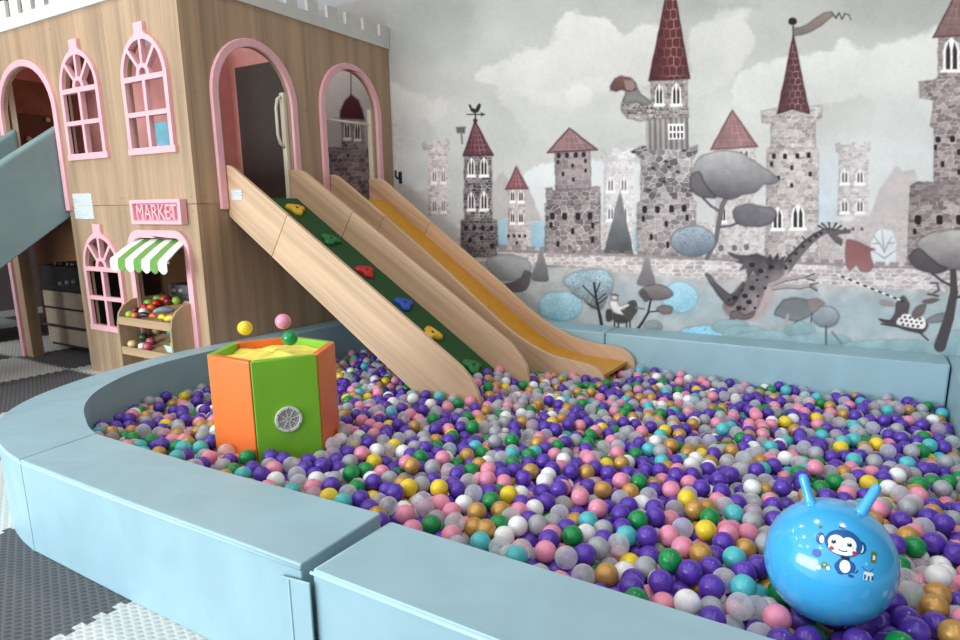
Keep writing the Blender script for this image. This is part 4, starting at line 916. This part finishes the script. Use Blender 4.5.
# flat-topped big tree
stroke([(727, 196), (722, 206), (719, 222), (716, 240), (707, 258)], 5, (112, 108, 114), 4.4); stroke([(703, 198), (711, 206), (719, 211)], 2.4, (104, 100, 106)); stroke([(719, 227), (730, 226), (745, 220)], 2.4, (104, 100, 106))
blob([(693, 168), (700, 158), (714, 152), (732, 150.5), (746, 155), (757, 163), (768, 170), (779, 178), (776, 184), (764, 184), (757, 192), (744, 195), (728, 199), (714, 196), (702, 190), (694, 180)], (178, 178, 178), (94, 91, 97), wob=1.5, edge=.3, mott=.12)
blob([(690.5, 178), (693, 174), (699, 172), (703, 180), (710, 190), (716, 197), (706, 198), (696, 194), (690, 187)], (116, 112, 117), (96, 92, 98), wob=.9, edge=.5)
blob([(733, 215), (736, 207), (748, 204), (760, 206), (770, 208), (777, 213), (774, 221), (762, 226), (748, 226.5), (737, 223)], (124, 122, 128), (98, 96, 102), wob=1.2, edge=.35, mott=.14)
bush(693, 241, 22.5, 15, (164, 178, 190), (112, 120, 132), .45, (90, 96, 106))
# dragon
stroke([(784, 270), (794, 257), (804, 246), (814, 237.5), (824, 231.5), (832, 230)], 12, (112, 108, 110), 4.5)
stroke([(780, 268), (792, 254), (803, 243), (814, 234.5), (824, 229)], 2.4, (66, 63, 66), 1.2, al=.8)
blob([(752, 286), (764, 276), (774, 273), (785, 264), (789, 274), (779, 285), (774, 300), (766, 314), (755, 321), (744, 314), (745, 297)], (188, 174, 173), (176, 160, 160), wob=1.5, soft=2.5)
blob([(731, 318), (722, 307), (730, 297), (742, 285), (750, 275), (764, 270), (778, 262), (786, 268), (778, 281), (768, 285), (763, 297), (755, 313), (746, 318)], (116, 111, 113), (150, 136, 138), wob=1.2, soft=1.4, mott=.25)
blob([(705.5, 274), (710, 275), (714, 279), (723, 289), (731, 294.5), (737, 287), (743, 282), (744, 286), (737, 300), (730, 306), (721, 298), (712, 286)], (104, 101, 105), (78, 75, 79), wob=.6, edge=.5, mott=.2)
blob([(713, 279), (722, 284), (736, 276), (742, 282), (732, 293), (723, 288)], (190, 186, 188), wob=.8, al=.7)
poly([(728, 252.5), (737, 255.5), (748, 256), (757, 254), (764, 257), (773, 262), (770, 270), (762, 268), (758, 275), (753, 270), (748, 277), (747, 268), (740, 270), (743, 264), (736, 262), (742, 260), (733, 257)], (86, 83, 87), (108, 104, 107), wob=.9, edge=.5, mott=.2)
poly([(766, 262), (770, 254), (773, 260), (778, 253), (779, 260), (785, 256), (783, 263), (788, 265), (780, 270), (770, 269)], (70, 67, 70), (92, 88, 91), wob=.7, mott=.2)
blob([(745, 315), (755, 311), (752, 317), (744, 320), (735, 318.5), (735.5, 326), (731, 324.5), (731, 312.5), (738, 311)], (118, 106, 108), wob=.8, edge=.4)
poly([(826, 228), (834, 229.5), (842, 230.5), (850, 230), (850, 232.6), (839, 234), (836, 235.5), (842, 240), (841, 245), (836, 242.5), (830, 236)], (104, 99, 102), wob=.5, edge=.4)
for a, b in (((819, 226), (826, 230)), ((822, 223.5), (829, 230)), ((829, 223), (830, 230)), ((836, 223.5), (832, 231)), ((841, 226), (834, 231)), ((797, 250), (793, 246)), ((806, 241), (802, 236)), ((790, 257), (786, 252))): stroke([a, b], 2.4, (80, 77, 80), .8)
for pts in ([(770, 285), (786, 279), (804, 276), (812, 278), (817, 276)], [(772, 288), (788, 286), (800, 287), (812, 284), (817, 288)]): stroke(pts, 4.2, (172, 162, 162), 2); stroke([(x, y+2) for x, y in pts], 1, (90, 86, 88), al=.7)
for a in ((806, 277, 814, 274), (808, 279, 815, 281), (810, 285, 818, 283), (810, 287, 817, 291)): stroke([(a[0], a[1]), (a[2], a[3])], 1.2, (84, 80, 82))
dots([(752, 265), (761, 271), (745, 296), (752, 288), (735, 298), (749, 302), (739, 308), (771, 267)], 3.0, 2.3, (50, 47, 50)); dots([(757, 280), (767, 277), (742, 290), (758, 296), (744, 309), (729, 300), (765, 288), (755, 308)], 1.6, 1.3, (56, 53, 56)); dots([(790, 261), (796, 253.5), (803, 246.5), (810, 240.5), (816, 236), (786, 268), (821, 233)], 1.9, 1.6, (56, 53, 56))
# flame, bush creature, ball tree, mounds
blob([(846, 240), (857, 241), (866, 246), (875, 249.5), (870, 252), (873, 266), (868, 271), (860, 271), (856, 264), (850, 272.5), (847, 266), (845.5, 258)], (140, 98, 100), (158, 116, 117), wob=1.2, edge=.2)
blob([(774, 314), (782, 301), (791, 298), (804, 299), (814, 305), (812, 314), (804, 319), (796, 321), (784, 318)], (118, 122, 124), (128, 136, 138), wob=1., edge=.35); blob([(808, 299), (818, 298), (825, 304), (816, 312), (811, 310)], (140, 132, 132), wob=.9)
stroke([(788, 315), (785, 325), (791, 330)], 3, (170, 158, 156)); stroke([(797, 321), (793, 326)], 1.6, (84, 80, 84)); stroke([(812, 314), (811, 322)], 1.4, (84, 80, 84))
for m_ in ((730, 327, 18, 8), (745, 334, 22, 8), (765, 338, 30, 8), (800, 330, 16, 8), (818, 342, 34, 9), (890, 348, 50, 9), (955, 344, 22, 14), (985, 350, 30, 20)): bush(*m_, (150, 176, 182), (128, 154, 160), .12)
bush(826, 317, 13.5, 10, (160, 168, 174), (112, 120, 128), .4); stroke([(826, 326), (826, 344)], 2.2, (100, 106, 112)); stroke([(832, 332), (842, 344)], 2, (118, 128, 134))
# checkered knight horse and lance
blob([(880, 320), (890, 321), (895, 313), (896, 303), (903, 296), (909, 304), (908, 314), (916, 318), (925, 320), (928, 326), (922, 333), (908, 331), (896, 326), (886, 324)], (92, 88, 90), (78, 74, 76), wob=.8, edge=.3)
blob([(904, 314), (924, 318), (923, 329), (897, 324)], (226, 224, 222), wob=.4)
for k in range(14): dots([(900+(k % 5)*5+(k//5)*1.5, 316.5+(k//5)*4+(k % 5)*.6)], 1.25, 1.2, (70, 66, 68))
stroke([(879, 319), (895, 322)], 1.4, (70, 66, 68)); stroke([(881, 324), (900, 327)], 1.4, (70, 66, 68)); stroke([(918, 331), (928, 340)], 1.8, (70, 66, 68)); blob([(926, 320), (938, 314), (951, 313), (950, 319), (932, 323)], (130, 134, 136), wob=.7, edge=.3)
blob([(880, 300), (893, 301), (893, 307), (881, 306)], (146, 144, 144), wob=.6); blob([(911, 316), (918, 306), (926, 304), (924, 312), (918, 318)], (116, 106, 104), wob=.7, edge=.3)
blob([(924, 300), (934, 298), (940, 300), (930, 304), (922, 302)], (104, 98, 98), wob=.8); stroke([(931, 283), (937, 283), (939, 290), (934, 293)], 2, (96, 90, 92)); stroke([(928, 294), (938, 296)], 2.4, (96, 90, 92))
for k in range(18): a = k/18; x, y = 838+(905-838)*a, 275+(302-275)*a; stroke([(x, y), (x+2.2, y+.9)], 1.7, (58, 54, 56) if k % 2 else (226, 224, 222))
# right-hand tree
stroke([(953, 268), (954, 292), (949, 318), (940, 346)], 6, (80, 76, 79), 12); stroke([(932, 273), (942, 281), (952, 286)], 2.6, (80, 76, 79)); stroke([(953, 298), (964, 296)], 2.6, (80, 76, 79))
blob([(917, 243), (926, 236), (940, 231), (960, 230), (1000, 236), (1004, 256), (980, 268), (950, 269), (934, 262), (922, 252)], (178, 174, 172), (112, 108, 110), wob=1.2, edge=.3, mott=.12)
blob([(910, 256), (914, 250), (921, 249), (928, 256), (938, 264), (947, 269), (936, 273), (920, 270), (911, 263)], (98, 93, 96), (86, 82, 85), wob=.9, edge=.5)
# paper grain
PC *= (1+.05*(fbm(U*.5, V*.5, 91, 3)-.5)+.05*(fbm(U*.03, V*.03, 77, 4)-.5))[:, None]
PC = (140+(PC-140)*1.10+3)*np.array((1.02, 1.0, .985)); MURAL_GAIN = 1.0
pc = np.clip(PC*MURAL_GAIN, 0, 255)/255.; pc = np.where(pc <= .04045, pc/12.92, ((pc+.055)/1.055)**2.4)
me = bpy.data.meshes.new('castle_mural')
me.vertices.add(NX*NZ); me.vertices.foreach_set('co', np.stack([X, np.full_like(X, W), Z_], 1).ravel().astype(np.float32))
q = (np.arange(NZ-1)[:, None]*NX+np.arange(NX-1)[None, :]).ravel(); F = np.stack([q, q+1, q+NX+1, q+NX], 1).ravel().astype(np.int32)
me.loops.add(len(F)); me.loops.foreach_set('vertex_index', F); me.polygons.add(len(q)); me.polygons.foreach_set('loop_start', (np.arange(len(q))*4).astype(np.int32))
me.update(); me.validate()
at = me.color_attributes.new('print', 'FLOAT_COLOR', 'POINT'); at.data.foreach_set('color', np.concatenate([pc, np.ones((len(pc), 1))], 1).ravel().astype(np.float32))
mm, nt, b = newmat('printed_wallpaper'); ca = nd(nt, 'ShaderNodeVertexColor'); ca.layer_name = 'print'
n = nd(nt, 'ShaderNodeTexNoise', Scale=90.0, Detail=3.0); nt.links.new(coords(nt), n.inputs['Vector'])
mx = nd(nt, 'ShaderNodeMix', data_type='RGBA', blend_type='MULTIPLY'); mx.inputs[0].default_value = .06
nt.links.new(ca.outputs['Color'], mx.inputs[6]); nt.links.new(n.outputs['Fac'], mx.inputs[7]); nt.links.new(mx.outputs[2], b.inputs['Base Color'])
b.inputs['Roughness'].default_value = .7; b.inputs['Specular IOR Level'].default_value = .25
me.materials.append(mm); mo = link(bpy.data.objects.new('castle_mural', me))
tag(mo, 'watercolour wallpaper mural of grey castles, trees and a dragon on the back wall', 'wall mural')
# ------------------------------------------------------------------ play balls: settle them as a heap, then build them
def level(x, y):
    h = np.interp(y, [-1.34, -1.0, -.5, .3, 1.2, 1.68], [.345, .320, .280, .236, .210, .190])
    return h - .055*np.clip((1.45-x)/1.0, 0, 1) + .012*np.sin(2.3*x+1.1*y)*np.sin(1.7*y-x)
def inner_x(y): return np.interp(y, IY, IX)
IP = np.array([p for p in ic]); order = np.argsort(IP[:, 1]); 
IXY = IP
def corner_push(P):
    # keep balls inside the curved inner edge of the corner section
    a = IXY[:-1]; b = IXY[1:]; e = b-a; L = (e**2).sum(1)
    m = (P[:, 0] < 1.3) & (P[:, 1] < .05); idx = np.nonzero(m)[0]
    if not len(idx): return
    p = P[idx, None, :2]; t = np.clip(((p-a)*e).sum(2)/L, 0, 1); c = a+e*t[..., None]; d = p-c; dd = np.hypot(d[..., 0], d[..., 1]); k = dd.argmin(1)
    r = np.arange(len(idx)); n = np.stack([e[k][:, 1], -e[k][:, 0]], 1); n /= np.linalg.norm(n, axis=1)[:, None]   # inward normal
    s = ((p[:, 0]-c[r, k])*n).sum(1); dist = np.where(s > 0, dd[r, k], -dd[r, k]); q = dist < RB
    ii_ = idx[q]; P[ii_, :2] = c[r, k][q]+n[q]*RB
r_ = RB; d_ = 2*r_
pts = []
sp = d_*1.075
for k in range(3):
    ny = int(3.0/(sp*.866))+1
    for j in range(ny):
        y = -1.30+j*sp*.866+(k % 2)*.02
        for i in range(int(4.1/sp)+1):
            x = .2+i*sp+(j % 2)*sp/2+(k*.37 % 1)*sp
            if x < 4.23 and y < 1.645: pts.append((x, y, k))
P = np.array(pts); k3 = P[:, 2].copy(); P[:, :2] += RNG.uniform(-1.1, 1.1, (len(P), 2))*d_
P[:, 2] = level(P[:, 0], P[:, 1])-r_-k3*.054+RNG.uniform(-.02, .012, len(P))
bumpz = np.where(RNG.random(len(P)) < .18, RNG.uniform(.005, .035, len(P)), RNG.uniform(-.018, .010, len(P)))
# leave out what falls inside the drum, the slide beds or outside the curved corner
ctr = np.array((1.6, .2))
def outside_corner(P):
    q = np.zeros(len(P), bool)
    for i in range(len(P)):
        if P[i, 0] < 1.25 and P[i, 1] < 0:
            e = IXY[1:]-IXY[:-1]; w = P[i, :2]-IXY[:-1]; t = np.clip((w*e).sum(1)/(e**2).sum(1), 0, 1); c = IXY[:-1]+e*t[:, None]; dd = P[i, :2]-c; j = (dd**2).sum(1).argmin()
            q[i] = (dd[j]@np.array((e[j, 1], -e[j, 0]))) < 0
    return q
hexn = np.array([(math.cos(math.radians(HROT+30+60*k)), math.sin(math.radians(HROT+30+60*k))) for k in range(6)]); HAP = HR*math.cos(PI/6)
def hexd(P): return ((P[:, None, :2]-np.array((HC.x, HC.y)))*hexn[None]).sum(2)
keep = ~outside_corner(P) & (hexd(P).max(1) > HAP-.01) & (np.linalg.norm(P-np.array(HB), axis=1) > HBR)
P, bumpz = P[keep], bumpz[keep]
tp3 = np.array(t3); tp4 = np.array(t4); bedp = np.array(bed)
def bedz(P):
    z = np.full(len(P), 9.)
    m = (P[:, 1] > .26) & (P[:, 1] < .81) & (P[:, 0] < 1.95); z[m] = 1.362-.645*P[m, 0]
    m = (P[:, 1] > 1.2) & (P[:, 1] < 1.64) & (P[:, 0] < 2.42); z[m] = np.interp(P[m, 0], bedp[:, 0], bedp[:, 1])
    return z
def solve(P, it):
    cell = d_
    for k in range(it):
        ci = np.floor((P-np.array((-.5, -2, -.2)))/cell).astype(int); nx, ny, nz = 110, 110, 20
        key = (ci[:, 0]*ny+ci[:, 1])*nz+ci[:, 2]; o = np.argsort(key, kind='stable'); ks = key[o]
        first = np.searchsorted(ks, ks, 'left'); rank = np.arange(len(ks))-first; K = 5
        tab = np.full((nx*ny*nz, K), -1, np.int32); mk = rank < K; tab[ks[mk], rank[mk]] = o[mk]
        disp = np.zeros_like(P); cnt = np.zeros(len(P))
        for dx in (-1, 0, 1):
            for dy in (-1, 0, 1):
                for dz in (-1, 0, 1):
                    nb = tab[key+(dx*ny+dy)*nz+dz]
                    for q in range(K):
                        j = nb[:, q]; m = (j >= 0) & (j != np.arange(len(P))); ia = np.nonzero(m)[0]
                        if not len(ia): continue
                        v = P[ia]-P[j[ia]]; l = np.sqrt((v*v).sum(1))+1e-9; hit = l < d_
                        ia = ia[hit]; disp[ia] += v[hit]/l[hit, None]*((d_-l[hit])*.5)[:, None]; cnt[ia] += 1
        P += disp/np.maximum(1, cnt*.55)[:, None]
        P[:, 2] -= .0012
        h = level(P[:, 0], P[:, 1])-r_
        P[:, 2] = np.clip(P[:, 2], h-.135, h+bumpz)
        # walls, drum, hopper ball, slide boards
        P[:, 0] = np.clip(P[:, 0], .172+r_, 4.264-r_); P[:, 1] = np.clip(P[:, 1], -1.338+r_, 1.678-r_); corner_push(P)
        hd = hexd(P); kk = hd.argmax(1); dd = hd[np.arange(len(P)), kk]; m = dd < HAP+r_; P[m, :2] += hexn[kk[m]]*(HAP+r_-dd[m])[:, None]
        v = P-np.array(HB); l = np.linalg.norm(v, axis=1); m = l < HBR+r_; P[m] += v[m]/l[m, None]*(HBR+r_-l[m])[:, None]
        for (yp, xe, top) in ((.245, 2.008, p1), (.822, 2.005, p2), (1.19, 2.37, t3), (1.648, 2.42, t4)):
            zb_ = np.where(xe > 2.1, 1.21-.70*P[:, 0], 1.21-.66*P[:, 0])
            m = (P[:, 0] < xe) & (np.abs(P[:, 1]-yp) < .015+r_) & (P[:, 2]+r_ > zb_)
            P[m, 1] = yp+np.where(P[m, 1] > yp, 1, -1)*(.015+r_)
            m = (P[:, 0] >= xe) & (P[:, 0] < xe+r_) & (np.abs(P[:, 1]-yp) < .016); P[m, 0] = xe+r_
        bz = bedz(P); m = (bz < 8) & (P[:, 2] > bz-.01) & (P[:, 2] < bz+r_*1.2); P[m, 2] = bz[m]+r_*1.2
    return P
P = solve(P, 120)
bz = bedz(P); ok = ~((bz < 8) & (P[:, 2] < bz) & (P[:, 2]+r_ > bz-.035)) & ~((bz < 8) & (P[:, 1] > 1.1) & (P[:, 2] > bz-.01) & (P[:, 0] < 2.42)); P = P[ok]
v = P[:, None, :2]*0
order = np.argsort(-P[:, 2])
CN = ['purple', 'grey', 'clear', 'pink', 'gold', 'green', 'white', 'turquoise', 'yellow', 'lilac']
CW = np.array([.30, .10, .165, .14, .095, .075, .05, .04, .025, .015]); CW /= CW.sum()
cidx = RNG.choice(len(CN), len(P), p=CW)
def ballmat(name, c, rough=.25, metal=0, trans=0):
    m, nt, b = newmat('ball_'+name)
    n = nd(nt, 'ShaderNodeTexNoise', Scale=35.0, Detail=3.0); nt.links.new(coords(nt), n.inputs['Vector'])
    col = ramp(nt, n.outputs['Fac'], [(.3, tuple(v*.93 for v in c)), (.7, tuple(min(255, v*1.05) for v in c))])
    nt.links.new(col, b.inputs['Base Color']); b.inputs['Roughness'].default_value = rough; b.inputs['Metallic'].default_value = metal
    b.inputs['Subsurface Weight'].default_value = 0
    if trans:   # thin frosted plastic shell
        b.inputs['Alpha'].default_value = 1-trans
        lw = nd(nt, 'ShaderNodeLayerWeight', Blend=.5); pw = nd(nt, 'ShaderNodeMath', operation='POWER'); pw.inputs[1].default_value = 1.8
        mr = nd(nt, 'ShaderNodeMapRange'); mr.inputs[3].default_value = 1-trans; mr.inputs[4].default_value = .8
        nt.links.new(lw.outputs['Facing'], pw.inputs[0]); nt.links.new(pw.outputs[0], mr.inputs[0]); nt.links.new(mr.outputs[0], b.inputs['Alpha'])
    return m
BM = [ballmat('purple', (90, 56, 170)), ballmat('grey', (168, 170, 176)), ballmat('clear', (226, 226, 232), .18, 0, .68), ballmat('pink', (232, 146, 172)), ballmat('gold', (200, 154, 84), .36, .3),
      ballmat('green', (22, 140, 72)), ballmat('white', (240, 240, 240)), ballmat('turquoise', (82, 190, 196)), ballmat('yellow', (236, 206, 50)), ballmat('lilac', (206, 184, 202), .25, 0, .55)]
def ico(sub, r=RB):
    bm = bmesh.new(); bmesh.ops.create_icosphere(bm, subdivisions=sub, radius=r); v = np.array([q.co[:] for q in bm.verts]); f = np.array([[q.index for q in t.verts] for t in bm.faces], np.int32); bm.free(); return v, f
IV, IFc = ico(3)
def mass(name, P, ci, V0, F0):
    n = len(P); rot = RNG.uniform(0, 2*PI, n); c, s = np.cos(rot), np.sin(rot)
    vx = V0[None, :, 0]*c[:, None]-V0[None, :, 1]*s[:, None]; vy = V0[None, :, 0]*s[:, None]+V0[None, :, 1]*c[:, None]
    co = np.stack([vx+P[:, 0:1], vy+P[:, 1:2], V0[None, :, 2]+P[:, 2:3]], 2).reshape(-1, 3)
    F = (F0[None]+(np.arange(n)*len(V0))[:, None, None]).reshape(-1, 3)
    me = bpy.data.meshes.new(name); me.vertices.add(len(co)); me.vertices.foreach_set('co', co.astype(np.float32).ravel())
    me.loops.add(F.size); me.loops.foreach_set('vertex_index', F.astype(np.int32).ravel()); me.polygons.add(len(F)); me.polygons.foreach_set('loop_start', (np.arange(len(F))*3).astype(np.int32))
    me.polygons.foreach_set('use_smooth', np.ones(len(F), bool))
    for m in BM: me.materials.append(m)
    me.polygons.foreach_set('material_index', np.repeat(ci, len(F0)).astype(np.int32)); me.update()
    o = bpy.data.objects.new(name, me); COL.objects.link(o); return o
# look from the photo's standpoint and from a step to either side to learn which balls show at all
V1, F1_ = ico(2)
tmp = mass('tmp', P, cidx, V1, F1_); bpy.context.view_layer.update(); dg = bpy.context.evaluated_depsgraph_get()
def look(eye, step):
    nx, ny = 960//step, 640//step; ids = np.full((ny, nx), -1, np.int32); eye = Vector(eye)
    for j in range(ny):
        y = (j+.5)*step
        if y < 325: continue
        for i in range(nx):
            hit, _, _, fi, ob, _ = SC.ray_cast(dg, eye, ray((i+.5)*step, y))
            if hit and ob.name == 'tmp': ids[j, i] = fi//len(F1_)
    return ids
IDS = look(CAMP, 2); cnt = np.bincount(IDS[IDS >= 0], minlength=len(P)); seen = cnt > 0
for off in (-.45, .45):
    q = look(CAMP+RT*off, 3); seen[np.unique(q[q >= 0])] = True
md_ = tmp.data; bpy.data.objects.remove(tmp); bpy.data.meshes.remove(md_)
NBALL = 300
near_ = np.argsort(-cnt)[:NBALL]; isn = np.zeros(len(P), bool); isn[near_] = True
upper = P[:, 2] > level(P[:, 0], P[:, 1])-2.4*r_
rest = (seen | upper) & ~isn
st_ = mass('play_balls', P[rest], cidx[rest], V1, F1_)
tag(st_, 'hundreds of multicoloured play balls filling the pit beyond the nearest ones', 'play balls', kind='stuff')
# --- words for each near ball: colour, place, and the colours of the balls seen touching it
a = IDS; pairs = {}
for A, B in ((a[:, :-1], a[:, 1:]), (a[:-1], a[1:])):
    m = (A >= 0) & (B >= 0) & (A != B)
    for x, y in zip(A[m], B[m]): pairs[(min(x, y), max(x, y))] = pairs.get((min(x, y), max(x, y)), 0)+1
nbs = {}
for (x, y), c in pairs.items():
    if c >= 2: nbs.setdefault(x, []).append(y); nbs.setdefault(y, []).append(x)
def proj(p): d = Vector(p)-CAMP; k = d.dot(FW); return PX+FPX*d.dot(RT)/k, PY-FPX*d.dot(UP)/k
def zone(i):
    p = P[i]
    if np.linalg.norm(p-np.array(HB)) < HBR+r_*1.35: return 'touching the blue hopper ball'
    if p[1] < -1.338+r_*2.2: return 'against the front padded wall' if p[0] > 2.67 else 'against the long padded wall'
    x, y = proj(p)
    if x > 762 and y > 560: return 'in front of the hopper ball'
    if x > 897: return 'right of the hopper ball'
    if x > 700 and y < 520: return 'behind the hopper ball'
    if x > 560: return 'left of the hopper ball'
    if x > 400: return 'out from the wall joint'
    return 'near the hexagonal drum'
NUM = {1: 'one', 2: 'two', 3: 'three', 4: 'four', 5: 'five', 6: 'six', 7: 'seven', 8: 'eight'}
def words(i, kmax):
    cs = [CN[cidx[j]] for j in nbs.get(i, [])]; ct = sorted(((cs.count(c), c) for c in set(cs)), key=lambda t: (-t[0], t[1]))[:kmax]
    return ', '.join(NUM.get(n, 'many')+' '+c for n, c in ct)
vis = [i for i in range(len(P)) if cnt[i] > 0]; LAB = {}
for i in vis:
    z = zone(i); zw = len(z.split()); k = min(4, (16-zw-3)//2); w = words(i, k)
    LAB[i] = CN[cidx[i]]+' ball '+z+((' beside '+w) if w else '')
from collections import Counter
cc = Counter(LAB.values())
def finer(i, how):
    return LAB[i]
BMESH = {}
def ball_mesh(c, dimple):
    if (c, dimple) in BMESH: return BMESH[(c, dimple)]
    v, f = ico(4); me = bpy.data.meshes.new('play_ball')
    if dimple:   # moulded sink mark at one pole
        u = v/RB; t = np.arccos(np.clip(u[:, 2], -1, 1)); k = np.clip(1-t/.34, 0, 1); v = v*(1-.10*k**.6)[:, None]
    me.from_pydata(v.tolist(), [], f.tolist()); me.polygons.foreach_set('use_smooth', [True]*len(f)); me.materials.append(BM[c]); me.update(); BMESH[(c, dimple)] = me; return me
proto = {}
def rank_word(k): return ['nearest', 'second nearest', 'third nearest', 'fourth nearest', 'fifth nearest'][k] if k < 5 else None
taken = set()
for i in near_:
    i = int(i); c = int(cidx[i]); dm = RNG.random() < .16
    key = (c, dm)
    if key not in proto:
        o = bpy.data.objects.new('play_ball', ball_mesh(c, dm)); proto[key] = o
    else: o = proto[key].copy()
    COL.objects.link(o); o.location = P[i].tolist(); o.rotation_euler = RNG.uniform(0, 2*PI, 3).tolist() if not dm else (RNG.uniform(-1.1, 1.1), RNG.uniform(-1.1, 1.1), RNG.uniform(0, 6.28))
    lb = LAB[i]; base = CN[c]+' ball '+zone(i); lw_ = words(i, 4)
    if cc[lb] > 1:      # same words as another ball: say how near it is to the hopper ball among those
        same = sorted([j for j in vis if LAB[j] == lb], key=lambda j: np.linalg.norm(P[j]-np.array(HB))); k = same.index(i)
        if len(same) == 2: lb2 = ('nearer ' if k == 0 else 'farther ')+lb
        else: lb2 = (rank_word(k) or 'far')+' '+lb
        lb = lb2
    while len(lb.split()) > 16: lb = lb.rsplit(',', 1)[0]
    if lb in taken:
        for w_ in ('nearest ', 'second nearest ', 'third nearest '):
            if ' '.join((w_+base).split()[:16]) not in taken: lb = w_+base; break
    taken.add(lb)
    tag(o, lb, 'play ball', 'play balls in the pit')
# three balls held up by the drum's air jets
for px, py, c, lb in ((245, 328, 8, 'yellow ball hovering above the left of the hexagonal drum'), (283, 321.5, 3, 'pink ball hovering above the middle of the hexagonal drum'), (290, 338, 5, 'green ball hovering lowest above the hexagonal drum')):
    o = bpy.data.objects.new('hovering_ball', ball_mesh(c, False)); COL.objects.link(o); p = on(px, py, 'y', HC.y+.02); o.location = p; tag(o, lb, 'play ball', 'balls hovering over the drum')
print('BALLS', len(P), 'rest', int(rest.sum()), 'visible', len(vis), 'dup labels', sum(v for v in Counter(o['label'] for o in COL.objects if o.get('category') == 'play ball').values() if v > 1), 'smallest near', cnt[near_[-1]])
# ------------------------------------------------------------------ light
def area(name, loc, tgt, sx, sy, e, c=(1,1,1)):
    l = bpy.data.lights.new(name, 'AREA'); l.shape = 'RECTANGLE'; l.size = sx; l.size_y = sy; l.energy = e; l.color = c
    o = bpy.data.objects.new(name, l); o.location = loc; o.rotation_euler = (Vector(tgt)-Vector(loc)).to_track_quat('-Z', 'Y').to_euler(); COL.objects.link(o); return o
area('daylight_window', (-.6, -6.5, 1.7), (.9, 0, .8), 5.0, 2.2, 520, (.80, .93, 1))
for i, x in enumerate((-1.5, .5, 2.5, 4.5)):
    for j, y in enumerate((-4.2, -2.4, -.6)):
        area('ceiling_lamp', (x, y, 3.6), (x, y, 0), .25, .25, 12, (1, .96, .9))
# the rest of the hall: bright window side behind the camera, dimmer elsewhere
wd = bpy.data.worlds.new('world'); SC.world = wd; wd.use_nodes = True; nt = wd.node_tree
bg = nt.nodes['Background']; tc = nd(nt, 'ShaderNodeTexCoord')
dt = nd(nt, 'ShaderNodeVectorMath', operation='DOT_PRODUCT'); dt.inputs[1].default_value = Vector((-.38, -.88, .28)).normalized(); nt.links.new(tc.outputs['Generated'], dt.inputs[0])
mr = nd(nt, 'ShaderNodeMapRange'); mr.interpolation_type = 'SMOOTHSTEP'; mr.inputs[1].default_value = -.2; mr.inputs[2].default_value = 1; mr.inputs[3].default_value = .07; mr.inputs[4].default_value = 1.15
nt.links.new(dt.outputs['Value'], mr.inputs[0]); nt.links.new(mr.outputs[0], bg.inputs[1]); bg.inputs[0].default_value = (.93, .96, 1, 1)
SC.view_settings.view_transform = 'Standard'; SC.view_settings.look = 'None'; SC.view_settings.exposure = -.2; SC.view_settings.gamma = 1
SC.cycles.max_bounces = 8; SC.cycles.transparent_max_bounces = 16; SC.cycles.use_denoising = True
